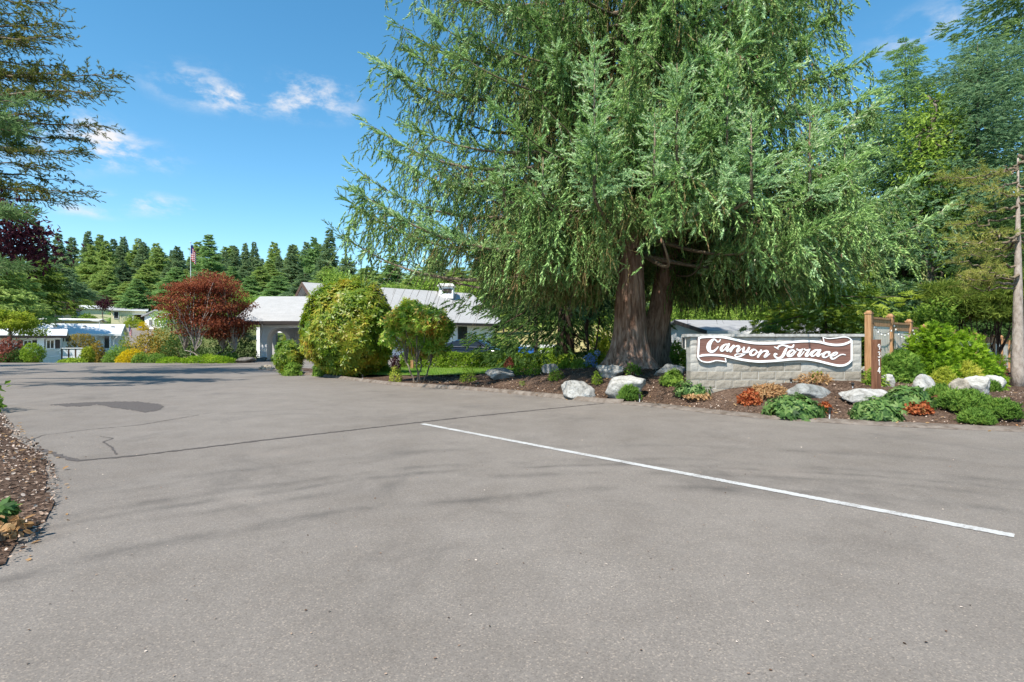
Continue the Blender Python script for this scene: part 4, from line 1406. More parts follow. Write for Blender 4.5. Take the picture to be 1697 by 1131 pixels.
T2 = lambda lst: [(a + 1515, b, w) for a, b, w in lst]
r_shape = [[(528, 352, 30), (556, 372, 28), (605, 370, 38), (638, 352, 24)], [(618, 372, 36), (582, 430, 44), (556, 474, 44), (578, 494, 30), (622, 460, 16), (672, 398, 14)]]
letters = [
    [[(512, 155, 12), (490, 192, 24), (455, 205, 28), (425, 178, 28), (385, 152, 32), (330, 190, 58), (285, 260, 82), (277, 340, 84), (312, 394, 56), (370, 395, 42), (430, 350, 30), (470, 300, 14)]],
    [[(650, 252, 22), (600, 262, 32), (548, 305, 50), (525, 352, 54), (540, 384, 38), (578, 372, 24), (630, 310, 20), (655, 265, 22)], [(682, 250, 42), (655, 310, 48), (636, 362, 48), (655, 388, 30), (692, 352, 18), (740, 300, 14)]],
    [[(775, 282, 40), (745, 340, 44), (712, 396, 40)], [(722, 385, 14), (790, 310, 20), (855, 290, 40), (885, 312, 44), (856, 365, 44), (844, 402, 36), (880, 394, 20), (930, 342, 14)]],
    [[(982, 318, 36), (968, 370, 44), (975, 412, 36), (1010, 408, 24), (1058, 362, 30), (1085, 325, 42)], [(1085, 332, 38), (1050, 392, 36), (972, 455, 38), (900, 494, 30), (830, 500, 22), (800, 476, 20), (842, 448, 16), (930, 445, 14), (1030, 430, 14), (1100, 395, 14)]],
    [[(1215, 366, 26), (1165, 362, 38), (1117, 410, 50), (1112, 455, 48), (1150, 474, 32), (1208, 450, 32), (1238, 405, 32), (1222, 372, 26)], [(1238, 420, 12), (1265, 420, 12), (1300, 395, 14)]],
    [[(1325, 376, 38), (1300, 435, 44), (1262, 505, 40)], [(1275, 490, 14), (1360, 402, 20), (1428, 386, 40), (1455, 408, 44), (1422, 462, 44), (1394, 504, 38), (1432, 498, 20), (1500, 440, 12)]],
    [T2([(75, 305, 16), (120, 327, 22), (155, 350, 14)]), T2([(135, 325, 24), (180, 285, 30), (240, 270, 30), (310, 285, 36), (390, 312, 40), (440, 305, 38), (460, 265, 24)]), T2([(322, 332, 30), (293, 380, 48), (268, 440, 58), (228, 500, 52), (165, 530, 38), (105, 515, 36), (77, 478, 36), (92, 447, 38), (120, 452, 32)])],
    [T2([(372, 470, 20), (415, 452, 18), (458, 414, 20), (474, 384, 26), (440, 370, 30), (390, 392, 42), (348, 440, 50), (348, 480, 46), (392, 494, 30), (450, 468, 18), (512, 392, 14)])],
    [T2(q) for q in r_shape],
    [T2([(a + 148, b + 0, w) for a, b, w in q]) for q in r_shape],
    [T2([(960, 367, 22), (900, 372, 36), (843, 412, 50), (813, 455, 52), (832, 488, 36), (880, 474, 22), (940, 410, 18), (965, 375, 20)]), T2([(990, 370, 42), (955, 430, 48), (934, 474, 46), (957, 490, 28), (1000, 452, 16), (1040, 432, 12)])],
    [T2([(1160, 446, 34), (1180, 414, 32), (1140, 406, 30), (1085, 427, 44), (1047, 475, 50), (1058, 508, 36), (1100, 514, 24), (1160, 482, 16), (1215, 452, 12)])],
    [T2([(1232, 492, 18), (1282, 476, 16), (1325, 447, 18), (1332, 422, 26), (1290, 421, 32), (1242, 452, 44), (1208, 500, 50), (1222, 540, 38), (1270, 540, 26), (1330, 502, 20), (1400, 462, 20), (1450, 455, 20), (1495, 465, 16)])],
]
for lt in letters:
    g = Geo()
    for k, s in enumerate(lt):
        stroke(g, s, -.0555, .012 + .0006 * k, per=6)
    part('letter', g, M['sign_white'], board)

# ================================================================== ADDRESS POST
pb = np.array([pxl(1452, 11.6), 11.6, 0])
pb[2] = float(gz(pb[0], pb[1]))
ph = H - (563 - 565.5) / F * 11.6 - pb[2]
post = thing('address_post', 'square brown post with white house numerals 9 3 1 4 running down it', 'post', pb, rz=math.radians(18))
part('post', Geo().box((0, 0, ph / 2 - .1), (.125, .125, ph + .2)), M['post_brown'], post)
dig = {'9': [[(.8, .75, .2), (.5, .95, .2), (.2, .8, .2), (.2, .6, .2), (.5, .45, .2), (.8, .62, .2), (.82, .75, .2), (.78, .4, .2), (.55, .05, .2)]],
       '3': [[(.2, .9, .2), (.55, .98, .2), (.8, .78, .2), (.5, .54, .2)], [(.45, .54, .2), (.82, .4, .2), (.75, .1, .2), (.4, .0, .2), (.15, .15, .2)]],
       '1': [[(.3, .8, .2), (.55, 1, .2)], [(.55, 1, .2), (.55, .5, .2), (.55, 0, .2)]],
       '4': [[(.65, 1, .2), (.1, .32, .2)], [(.1, .3, .2), (.5, .3, .2), (.95, .3, .2)], [(.68, 1, .2), (.68, .5, .2), (.68, 0, .2)]]}
for k, ch in enumerate('9314'):
    g = Geo()
    for q, s in enumerate(dig[ch]):
        stroke(g, s, -.0635, .006 + .0005 * q, conv=lambda a, b: np.array([(a - .5) * .08, ph - .22 - k * .165 + b * .125]), sc_=.075, per=5)
    part('numeral', g, M['digit'], post)

# ================================================================== WOODEN FENCE
fd = np.array([.775, .632])
fp0 = np.array([pxl(1440, 13.3), 13.3])
nf = np.array([-fd[1], fd[0]])
fence = thing('wooden_fence', 'orange-brown timber fence with pale weathered boards, stepping down to the right', 'fence', (*fp0, 0))
fang = math.atan2(fd[1], fd[0])
NP = 13
tops, base_z = [], []
for k in range(NP):
    q = fp0 + fd * 1.57 * k
    b = float(gz(q[0], q[1])) if k < 9 else .1
    base_z.append(b)
    tops.append(np.interp(k, [0, 1, 2, 3, 5, 8, 12], [2.16, 2.13, 2.03, 1.93, 1.84, 1.72, 1.6]))
board_me = []
for k in range(4):
    g = Geo().box((0, 0, .5), (.128 - .004 * k, .02, 1.0))
    board_me.append(g.mesh('board'))
for k in range(NP):
    q = fd * 1.57 * k
    tz, b = tops[k], base_z[k]
    po = part('post', Geo().box((0, 0, (tz - b) / 2 - .1), (.14, .14, tz - b + .2)), M['cedar_wood'], fence, loc=(q[0], q[1], b), rz=fang)
    part('post_cap', Geo().box((0, 0, tz - b + .018), (.165, .165, .036)).box((0, 0, tz - b + .061), (.12, .12, .05), taper=.6), M['cedar_wood'], po)
    if k == NP - 1:
        continue
    mid = fd * 1.57 * (k + .5)
    rt = min(tz, tops[k + 1] + .02) - .06
    ln = 1.57 - .145
    bb = max(b, base_z[k + 1]) + .12
    part('rail', Geo().box((0, 0, rt - .02), (ln, .09, .05)), M['cedar_wood'], fence, loc=(mid[0], mid[1], 0), rz=fang)
    part('rail', Geo().box((0, 0, rt - .135), (ln, .05, .17)), M['cedar_wood'], fence, loc=(mid[0], mid[1], 0), rz=fang)
    part('rail', Geo().box((0, 0, bb), (ln, .05, .15)), M['cedar_wood'], fence, loc=(mid[0], mid[1], 0), rz=fang)
    lo_, hi_ = bb + .077, rt - .222
    for j in range(11):
        s = -ln / 2 + (j + .5) * ln / 11
        c = mid + fd * s
        o = part('board', board_me[(j * 3 + k) % 4], M['grey_wood'], fence, loc=(c[0], c[1], lo_), rz=fang + .01 * math.sin(j * 4 + k))
        o.scale = (1, 1, hi_ - lo_)
# string lights draped along it
sl = thing('string_lights', 'string of small white bulbs draped along the timber fence', 'string lights', (*fp0, 0))
g = Geo()
bulbs = []
fn = np.array([-nf[0], -nf[1]]) * -1
off = nf * .085 if (nf @ -fp0) > 0 else -nf * .085
for k in range(10):
    a, b = fd * 1.57 * k + off, fd * 1.57 * (k + 1) + off
    ta, tb = tops[k] - .22, tops[k + 1] - .2
    t_ = np.linspace(0, 1, 14)
    pts = np.c_[a[0] + (b[0] - a[0]) * t_, a[1] + (b[1] - a[1]) * t_, ta + (tb - ta) * t_ - .34 * 4 * t_ * (1 - t_) * .75]
    g.tube(pts, .006, 4, cap=False)
    if k < 7:
        bulbs += [pts[j] for j in range(1, 14, 2)]
part('wire', g, M['black_metal'], sl)
bm_ = bmesh.new()
bmesh.ops.create_icosphere(bm_, subdivisions=1, radius=.024)
bme = bpy.data.meshes.new('bulb')
bm_.to_mesh(bme)
bm_.free()
for q in bulbs:
    o = part('bulb', bme, M['bulb'], sl, loc=(q[0], q[1], q[2] - .035))
    o.scale = (1, 1, 1.5)

# ================================================================== BOULDERS
bm_ = bmesh.new()
bmesh.ops.create_icosphere(bm_, subdivisions=4, radius=1)
ICO_V = np.array([v.co[:] for v in bm_.verts])
ICO_F = np.array([[v.index for v in f.verts] for f in bm_.faces])
bm_.free()


def boulder(label, px0, px1, py0, py1, seed, tint=(1, 1, 1), depth=.8, facets=11, tilt=0.0, rz=None, name='boulder', sink=.25, skew=0.0, group='boulders in the planting bed'):
    r = np.random.default_rng(seed)
    b = at((px0 + px1) / 2, py1)
    w = (px1 - px0) / F * b[1]
    h = (py1 - py0) / F * b[1]
    dp = w * depth
    b[1] += dp * .42
    b[2] = float(gz(b[0], b[1]))
    b[0] = (px0 + px1 - 1697) / 2 / F * (b[1] - dp * .2)
    w *= 1.03
    V = ICO_V.copy()
    V = np.sign(V) * np.abs(V) ** .8
    for k in range(facets + 8):
        n_ = norm(r.normal(size=3) * [1, 1, .8])
        d_ = r.uniform(.52, .9)
        ex_ = np.maximum(0, V @ n_ - d_)
        V = V - ex_[:, None] * n_ * .96
    V = V / np.abs(V).max(0)
    nz = fbm(V * 1.6 + seed, 3, seed) * .06 + np.abs(fbm(V * 3.2 + seed, 3, seed + 3)) * -.09 + fbm(V * 9 + seed, 2, seed) * .022
    V = V * (1 + nz)[:, None]
    V[:, 0] += skew * V[:, 2]
    V = V * [w / 2 / (1 + abs(skew) * .6), dp / 2, h * (1 + sink) / 2]
    if tilt:
        ca, sa = math.cos(tilt), math.sin(tilt)
        V = np.c_[V[:, 0] * ca + V[:, 2] * sa, V[:, 1], -V[:, 0] * sa + V[:, 2] * ca]
    top = H - (py0 - 565.5) / F * b[1]
    V[:, 2] += top - b[2] - V[:, 2].max()
    o = tag(link(name, make_mesh('boulder', V, [ICO_F], True), M['granite'], None, b), label, 'boulder', group)
    o.color = (*tint, 1)
    return o


W = (1.0, 1.0, 1.0)
Gy = (.62, .64, .66)
boulder('blocky white boulder at the kerb left of the larger sloping one', 932, 989, 630, 662, 3, W, .8, 9)
boulder('large white boulder sloping to the left in front of the big trunk', 993, 1076, 622, 664, 5, W, .6, 10, skew=.35)
boulder('grey-white boulder at the foot of the big trunk', 989, 1040, 605, 628, 8, (.85, .85, .85), .8, 10)
boulder('long smooth grey boulder against the left end of the sign wall', 1085, 1139, 603, 624, 11, (.72, .73, .74), .5, 8)
boulder('flat grey boulder at the left end of the mulch, by the lawn', 804, 858, 610, 630, 14, Gy, .8, 10)
boulder('small grey boulder among clipped shrubs near the hedge', 897, 934, 603, 620, 17, Gy, .8, 10)
boulder('long blue-grey slab lying in front of the sign wall', 1297, 1388, 635, 664, 21, (.66, .69, .70), .55, 8, tilt=.12)
boulder('white angular slab right of the blue-grey slab', 1388, 1476, 644, 674, 24, W, .55, 8, tilt=-.08)
boulder('small white stone behind the address post', 1464, 1485, 620, 642, 27, W, .8, 9)
boulder('white boulder below the dark juniper, right of the post', 1504, 1545, 611, 632, 31, (.82, .82, .80), .8, 9)
boulder('white split boulder in front of the yellow heath', 1508, 1564, 620, 656, 33, W, .7, 9, skew=-.2)
boulder('tan dome-shaped boulder in the right of the bed', 1574, 1624, 626, 668, 37, (.86, .78, .68), .7, 6, skew=-.25)
boulder('small white stone at the foot of the tan boulder', 1555, 1595, 645, 660, 39, (.9, .9, .88), .8, 9)
boulder('bright white flat boulder behind the tan one', 1602, 1652, 623, 655, 41, (1.1, 1.1, 1.08), .8, 8)
boulder('squared white boulder nearest the pine trunk', 1632, 1671, 622, 650, 43, (1.1, 1.1, 1.08), .8, 7)
boulder('small round white stone under the bright cypress', 1618, 1634, 608, 622, 47, W, .9, 8)
boulder('low white stone under the fence posts beside the sign wall', 1424, 1446, 607, 620, 49, (.9, .9, .9), .9, 9)
boulder('flat grey rock by the entrance column', 420, 443, 592, 598, 53, (.4, .38, .36), .9, 9, group='rocks by the clubhouse')
boulder('low dark rock under the red maple bed', 385, 425, 592, 602, 55, (.36, .34, .33), .9, 9, group='rocks by the clubhouse')
boulder('grey rock at the tip of the planting bed', 452, 472, 603, 612, 57, (.5, .46, .42), .9, 9, group='rocks by the clubhouse')
for k in range(9):
    px, py = [(432, 612), (437, 613), (442, 611), (447, 612), (452, 613), (457, 612), (440, 609), (446, 609), (435, 610)][k]
    boulder('pale tan cobble in the little heap at the tip of the bed', px - 4, px + 4, py - 4, py, 60 + k, (.95, .82, .66), .9, 6, group='pale cobbles at the bed tip')

# ================================================================== SPRUCE TREES
def big_trunk(g, pts, rad, sides=56, ridges=1.0, seed=0, flare=None):
    pts = np.asarray(pts, float)
    n = len(pts)
    th = np.arange(sides) * 2 * PI / sides
    V = []
    for k in range(n):
        ridge = fbm(np.c_[np.cos(th) * 4.2, np.sin(th) * 4.2, np.full(sides, pts[k, 2] * .55)], 3, seed)
        ridge2 = fbm(np.c_[np.cos(th) * 11, np.sin(th) * 11, np.full(sides, pts[k, 2] * 1.3)], 2, seed + 9)
        but = 0 if flare is None else flare[k] * (.5 + .5 * np.cos(th * 5 + 1.2 + seed)) * .5
        rr = rad[k] * (1 + .045 * ridges * ridge + .05 * ridges * ridge2 + but)
        V.append(np.c_[pts[k, 0] + rr * np.cos(th), pts[k, 1] + rr * np.sin(th), np.full(sides, pts[k, 2])])
    V = np.concatenate(V)
    i = np.arange(n - 1)[:, None] * sides
    j = np.arange(sides)[None]
    kk = (j + 1) % sides
    g.add(V, np.stack([i + j, i + kk, i + kk + sides, i + j + sides], -1).reshape(-1, 4))


def spruce(name, label, base, axis_fn, trad, H_, branches, seed, leaders=(), bark='bark_red', flare=True, dens=1.0, cones=400):
    """branches: list of (zb, az, L, droop, up); axis_fn(z) -> xy offset of the trunk"""
    r = np.random.default_rng(seed)
    root = thing(name, label, 'tree', base)
    g = Geo()
    zt = np.concatenate([np.linspace(-.25, 1.6, 14), np.linspace(2, H_, 40)])
    c = np.array([[*axis_fn(z), z] for z in zt])
    rad = trad * (1 - zt / H_ * .93)
    fl = np.exp(-np.maximum(zt, 0) / .55) if flare else None
    if flare:
        rad = rad * (1 + .42 * np.exp(-np.maximum(zt, 0) / .55))
    big_trunk(g, c, rad, 64, 1.0, seed, fl)
    part('trunk', g, M[bark], root, smooth=True)
    gb = Geo()
    pos, ax, sz, kind = [], [], [], []

    def put(p, a, s, k):
        pos.append(p); ax.append(a); sz.append(s); kind.append(np.full(len(p), k))

    cone_p = []
    for zb, az, L, dr, up in branches:
        o = np.array([*axis_fn(zb), zb])
        out = np.array([math.cos(az), math.sin(az), 0])
        sd = np.array([-math.sin(az), math.cos(az), 0])
        wob = r.normal() * .06
        T_ = lambda t: o + out * (L * t)[:, None] + sd * (L * wob * np.sin(t * 3))[:, None] + np.array([0, 0, 1.])[None] * (-dr * L * np.sin(t * 1.9) * .9 + up * L * t ** 3)[:, None]
        tt = np.linspace(0, 1, 12)
        gb.tube(T_(tt), np.linspace(.018 + L * .011, .008, 12), 6, cap=False)
        # is the branch high above the view or behind the trunk: sparser
        facing = -out[1]
        hi = zb + base[2] > 13.5
        dd = dens * (.85 if (out[0] < -.5 and zb > 5) else 1.0) * (.28 if hi else 1.0) * (1.0 if facing > -.35 else .6)
        ns = max(6, int(L * 13 * dd))
        t = np.sort(r.uniform(.05, 1.0, ns)) ** .9
        p0 = T_(t)
        sgn = r.choice([-1, 1], ns)
        outness = .35 + .4 * t
        d = norm(out * outness[:, None] + sd * (sgn * r.uniform(.15, .8, ns))[:, None] + np.array([0, 0, -1.]) * r.uniform(.55, 1.35, ns)[:, None])
        sl = (r.uniform(.35, 1.5, ns) * (1.15 - .62 * t)) * min(1.25, .45 + L / 6)
        for k in range(ns):
            dk = d[k]
            tip = t[k] > .62
            kd = 1 if (t[k] > .5 and r.random() < .6) else (2 if (t[k] < .75 and r.random() < .20) else 0)
            if kd == 1:
                m = max(3, int(sl[k] / .13))
                u = np.linspace(.05, 1, m)
                sp = p0[k] + dk * (sl[k] * u)[:, None] + np.array([0, 0, -1.])[None] * (sl[k] * .35 * u ** 2)[:, None] + r.normal(size=(m, 3)) * .035
                put(sp, norm(dk * .8 + r.normal(size=(m, 3)) * .45 + [0, 0, -.3]), r.uniform(.22, .36, m), (3 if r.random() < .75 else 1) if r.random() < (.45 if out[0] < -.5 else 1) else 0)
            else:
                m = max(2, int(sl[k] / .24))
                u = np.linspace(.0, .9, m)
                sp = p0[k] + dk * (sl[k] * u)[:, None] + np.array([0, 0, -1.])[None] * (sl[k] * .35 * u ** 2)[:, None] + r.normal(size=(m, 3)) * .03
                put(sp, norm(dk + np.array([0, 0, -.7])[None] * u[:, None] + r.normal(size=(m, 3)) * .22), r.uniform(.32, .50, m), kd)
                q = r.uniform(.05, 1, m)
                sp = p0[k] + dk * (sl[k] * q)[:, None] + np.array([0, 0, -1.])[None] * (sl[k] * .35 * q ** 2)[:, None] + r.normal(size=(m, 3)) * .05
                put(sp, norm(np.array([0, 0, -1.])[None] + r.normal(size=(m, 3)) * .2), r.uniform(.28, .62, m), kd)
            w0 = p0[k] + base
            if k % 3 == 0 and not (2.6 < w0[0] < 5.8 and w0[1] < 17.8 and w0[2] < 5.9):
                gb.tube([p0[k], p0[k] + dk * sl[k] * .5 - [0, 0, sl[k] * .09], p0[k] + dk * sl[k] - [0, 0, sl[k] * .35]], [.009, .006, .004], 3, cap=False)
            if r.random() < .10 and t[k] > .4:
                cone_p.append(sp[-1])
        # feathery shoots along the top of the outer half, up-swept tips
        m = int(L * 9 * dd)
        t2 = r.uniform(.45, 1.02, m)
        pp = T_(t2)
        sg = r.choice([-1, 1], m)
        a = norm(out * .8 + sd * (sg * r.uniform(.2, .9, m))[:, None] + np.array([0, 0, 1.]) * r.uniform(.05, .75, m)[:, None])
        for q in (.02, .16, .30):
            put(pp + a * q, norm(a + r.normal(size=a.shape) * .3), r.uniform(.22, .36, m), (3 if r.random() < .65 else 1) if (out[0] > -.5 or r.random() < .5) else 0)
    for lp, lh in leaders:
        lp = np.asarray(lp, float) - base
        ao = np.array([*axis_fn(max(1.0, lp[2] + .3)), lp[2] + .3])
        pts = curve_pts(ao, lp, .35, 10)
        gb.tube(pts, np.linspace(.06, .035, 10), 7, cap=False)
        gb.tube(np.array([lp, lp + [.0, 0, lh * .5], lp + [0, 0, lh * 1.02]]), [.045, .025, .008], 6)
        nw = int(lh / .13)
        for k in range(nw):
            f = k / nw
            z = lh * (.02 + f * .98)
            Lb = (.14 + .62 * (1 - f) ** .9) * min(1, lh / 2.3) * r.uniform(.6, 1.25)
            for q in range(5):
                az = r.uniform(0, 2 * PI)
                o_ = np.array([math.cos(az), math.sin(az), 0])
                m = max(2, int(Lb / .075))
                u = np.linspace(.1, 1, m)
                sp = lp + [0, 0, z] + o_ * (Lb * u)[:, None] + np.array([0, 0, 1.])[None] * (-.35 * Lb * np.sin(u * 2.4) * (1 - f) + .55 * Lb * u ** 2 * (.3 + f))[:, None]
                a = norm(o_ + [0, 0, .1 + .7 * f] + r.normal(size=(m, 3)) * .4)
                put(sp, a, r.uniform(.16, .27, m), int(r.choice([1, 1, 3])))
            if 0.2 < f < .95 and r.random() < .4:
                cone_p.append(lp + [r.normal() * .15, -.25 * (1 - f), z])
        # hanging curtains from the supporting limb
        m = 130
        for k in range(m):
            tq = r.uniform(.12, 1.0)
            p_ = ao + (lp - ao) * tq - [0, 0, .35 * 4 * tq * (1 - tq)]
            s_ = r.uniform(.5, 2.1)
            mm = int(s_ / .17)
            u = np.linspace(.0, 1, mm)
            dk = norm(np.r_[r.normal(size=2) * .4, -1.0])
            put(p_ + r.normal(size=3) * [.5, .5, .1] + dk * (s_ * u)[:, None] + r.normal(size=(mm, 3)) * .04, norm(dk + r.normal(size=(mm, 3)) * .3), r.uniform(.22, .4, mm), int(r.choice([0, 0, 2, 3])))
    pos, ax, sz, kind = np.concatenate(pos), np.concatenate(ax), np.concatenate(sz), np.concatenate(kind)
    # the trunks stand clear below the front limbs
    wp = pos + base
    clear = (wp[:, 1] < 17.6) & (wp[:, 0] > 2.8) & (wp[:, 0] < 5.6) & (wp[:, 2] < 1.6 + .225 * wp[:, 1] + .22 * np.sin(wp[:, 0] * 7) - .5 * r.random(len(wp)) ** 3)
    clear |= (wp[:, 2] < 2.7 + .5 * r.random(len(wp))) & (wp[:, 1] < 22)
    clear |= (wp[:, 0] < -.9) & (wp[:, 2] < 3.55 + .5 * np.sin(wp[:, 0] * 3.1) * .5 + .7 * r.random(len(wp)))
    keep = ~clear
    pos, ax, sz, kind = pos[keep], ax[keep], sz[keep], kind[keep]
    part('branches', gb, M['twig'], root, smooth=True)
    for k, (nm, mt) in enumerate((('crown', 'spruce'), ('shoot_tips', 'spruce_blue'), ('hanging_twigs', 'spruce_dry'), ('new_growth', 'spruce_light'))):
        s = kind == k
        if not s.any():
            continue
        V, Fa = scatter(T_tassel if k == 0 else (T_sprig if k in (1, 3) else (T_tassel[0] * [1.25, .5, .5], T_tassel[1])), pos[s], ax[s], norm(r.normal(size=(s.sum(), 3)) * .5 + [0, 0, 1]), sz[s])
        part(nm, Geo().add(V, Fa), LG[mt], root)
    cp = np.array(cone_p)[:cones] if len(cone_p) else None
    if cp is not None:
        m = len(cp)
        V, Fa = scatter(blades([((0, 0, 0), (1, 0, 0), .34, (0, 0, 1)), ((0, 0, 0), (1, 0, 0), .34, (0, 1, 0))]), cp, np.array([[0, 0, -1.]]) + r.normal(size=(m, 3)) * .15, r.normal(size=(m, 3)), r.uniform(.08, .13, m))
        o = part('cones', Geo().add(V, Fa), M['cones'], root)
        o['kind'] = 'stuff'
    return root, len(pos)


baseA = np.array([pxl(1044, 17.0), 17.0, float(gz(pxl(1044, 17.0), 17.0)) - .02])
r1 = np.random.default_rng(5)
brA = []
for k in range(92):
    z = 3.5 + 16.0 * (k / 92) ** 1.1 + r1.uniform(-.2, .2)
    az = k * 2.39996 + r1.normal() * .2
    dirx, diry = math.cos(az), math.sin(az)
    # longer to the left, slightly shorter right and towards the viewer
    L = (7.6 if dirx < -.3 else 6.3) * (1 - .030 * max(0, z - 4)) * r1.uniform(.72, 1.12)
    if diry < -.6:
        L = min(L, 5.6)
    if z > 12.5 and dirx < 0:
        L *= .9
    brA.append((z, az, L, r1.uniform(.12, .30), r1.uniform(.10, .26)))
for k in range(46):
    brA.append((5.6 + 9.5 * k / 46 + r1.uniform(-.3, .3), -PI / 2 + r1.normal() * .75, r1.uniform(2.6, 5.4), r1.uniform(.10, .28), r1.uniform(.10, .25)))
# named limbs that make the left outline of the photo
for px, py, D in ((545, 385, 17.2), (560, 330, 16.6), (575, 280, 17.4), (600, 205, 17.0), (606, 95, 17.4), (640, 30, 17.0), (690, 350, 15.5), (650, 420, 17.5), (720, 270, 15), (740, 90, 16), (830, 300, 13.6), (770, 380, 18.5), (735, 400, 15.5), (655, 70, 17), (700, 20, 16), (668, 140, 17.5), (640, -70, 17), (720, -50, 16), (770, 40, 15.5), (820, 460, 19.5), (880, 440, 19), (620, 340, 18), (690, 240, 17), (640, 260, 18.5)):
    e = P(px, py, D) - baseA
    L = math.hypot(e[0], e[1])
    az = math.atan2(e[1], e[0])
    dr, up = .18, .22
    zb = e[2] - L * (-dr * math.sin(1.9) * .9 + up)
    brA.append((zb, az, L * .97, dr, up))
leadA = [(P(985, 330, 12.2), 3.6), (P(1122, 290, 12.4), 2.5), (P(1085, 300, 12.0), 1.5), (P(1205, 320, 12.6), 3.3), (P(1245, 330, 12.2), 2.0), (P(900, 330, 13.2), 1.0), (P(835, 330, 13.5), .9)]
sA, nA = spruce('spruce_tree', 'huge drooping spruce with thick furrowed trunk behind the boulders', baseA, lambda z: np.array([.008 * z, .03 * z]), .475, 23, brA, 21, leadA, dens=1.0)
baseB = np.array([pxl(1068, 18.3), 18.3, float(gz(pxl(1068, 18.3), 18.3)) - .05])
brB = []
for k in range(70):
    z = 3.8 + 15.0 * (k / 70) ** 1.1 + r1.uniform(-.2, .2)
    az = k * 2.39996 + .8 + r1.normal() * .2
    dirx = math.cos(az)
    L = (6.6 if dirx > 0 else 4.2) * (1 - .030 * max(0, z - 4)) * r1.uniform(.75, 1.12)
    if math.sin(az) < -.5:
        L = min(L, 5.8)
    brB.append((z, az, L, r1.uniform(.10, .30), r1.uniform(.08, .24)))
for px, py, D in ((1450, 150, 18), (1440, 90, 18), (1390, 15, 18), (1440, 240, 17), (1400, 310, 15.5), (1330, 380, 15), (1290, 400, 16), (1250, 430, 17), (1200, 420, 15.5), (1380, 200, 14.5), (1530, 300, 17), (1520, 370, 17.5), (1600, 345, 17), (1180, 440, 19.5), (1230, 450, 18.5), (1275, 465, 19), (1150, 430, 20.5), (1310, 440, 19.5), (1380, 400, 17), (1440, 350, 16.5), (1350, 300, 14.5)):
    e = P(px, py, D) - baseB
    ox = np.array([.23 * 6, .04 * 6])
    L = math.hypot(e[0] - ox[0], e[1] - ox[1])
    az = math.atan2(e[1] - ox[1], e[0] - ox[0])
    dr, up = .16, .20
    brB.append((e[2] - L * (-dr * math.sin(1.9) * .9 + up), az, L * .97, dr, up))
leadB = [(P(1342, 330, 13.2), 2.3), (P(1400, 330, 14.2), 1.6)]
sB, nB = spruce('spruce_tree', 'second large spruce leaning right, directly behind the thick furrowed trunk', baseB, lambda z: np.array([.27 * min(max(z, 0), 2) + .19 * min(max(z - 2, 0), 5) + .04 * max(z - 7, 0), .03 * z]), .42, 21, brB, 33, leadB, bark='bark_mid', flare=False, dens=1.0)
print('sprigs', nA, nB)

# ================================================================== NEAR LEFT TREES
def spray_tree(name, label, base, height, limbs, mat, seed, bark='bark_grey', T=T_sprig, size=(.09, .16), trad=.2, twig_len=.7, density=13, step=.055):
    r = np.random.default_rng(seed)
    root = thing(name, label, 'tree', base)
    g = Geo()
    zt = np.linspace(-.2, height, 12)
    g.tube(np.c_[0 * zt, 0 * zt, zt], np.maximum(.02, trad * (1 - zt / height * .9)), 10)
    part('trunk', g, M[bark], root, smooth=True)
    gb = Geo()
    pos, ax, sz = [], [], []
    for tip, drop in limbs:
        tip = np.asarray(tip, float) - base
        o = np.array([0, 0, tip[2] + drop])
        n = 14
        pts = curve_pts(o, tip, .12, n, .04, seed + int(abs(tip[2]) * 10))
        L = np.linalg.norm(tip - o)
        gb.tube(pts, np.linspace(.02 + L * .008, .006, n), 6, cap=False)
        out = norm(tip - o)
        sd = norm(np.cross([0, 0, 1], out))
        m = int(L * density)
        for k in range(m):
            t = r.uniform(.2, 1.0) ** .7
            p0 = np.array([np.interp(t, np.linspace(0, 1, n), pts[:, j]) for j in range(3)])
            sg = r.choice([-1, 1])
            d = norm(out * .75 + sd * sg * r.uniform(.3, 1.0) + [0, 0, r.normal() * .28 - .06])
            sl = twig_len * (1.15 - .75 * t) * r.uniform(.5, 1.2)
            mm = max(3, int(sl / step))
            u = np.linspace(.1, 1, mm)
            sp = p0 + d * (sl * u)[:, None] + r.normal(size=(mm, 3)) * .022
            sp[:, 2] += .05 * sl * np.sin(u * 3)
            pos.append(sp)
            ax.append(norm(d + r.normal(size=(mm, 3)) * .6))
            sz.append(r.uniform(*size, mm))
            gb.tube([p0, p0 + d * sl * .6, p0 + d * sl], [.007, .005, .003], 3, cap=False)
    part('branches', gb, M['twig'], root)
    pos, ax, sz = np.concatenate(pos), np.concatenate(ax), np.concatenate(sz)
    V, Fa = scatter(T, pos, ax, norm(r.normal(size=pos.shape) * .6 + [0, 0, 1]), sz)
    part('crown', Geo().add(V, Fa), LG[mat], root)
    return root


bl = np.array([-25.5, 21.5, 0.1])
limbs = []
for px, py, D in ((192, 125, 9.0), (160, 135, 9.6), (178, 150, 8.6), (172, 208, 9.2), (150, 235, 9.8), (135, 250, 8.9), (138, 318, 9.2), (110, 335, 9.6), (118, 300, 10), (105, 40, 9.0), (95, 5, 9.4), (105, 60, 8.8), (60, 80, 9.8), (80, 190, 9), (60, 255, 9.4), (70, 120, 9), (100, 110, 9.6), (40, 60, 9.2), (50, 20, 9), (90, 275, 9.2), (60, 310, 9.5), (30, 150, 9.3), (120, 160, 9.3), (40, 350, 9.8)):
    limbs.append((P(px, py, D * 2.25), .9))
for k in range(12):
    a = r1.uniform(1.8, 4.6)
    z = r1.uniform(6, 24)
    L = 7 * (1.15 - z / 27)
    limbs.append((bl + [math.cos(a) * L, math.sin(a) * L, z], .4))
spray_tree('fir_tree', 'dark sparse fir reaching in from the left edge against the sky', bl, 27, limbs, 'leftfir', 51, T=T_sprig6, size=(.15, .26), density=8, twig_len=1.45, step=.11, trad=.3)
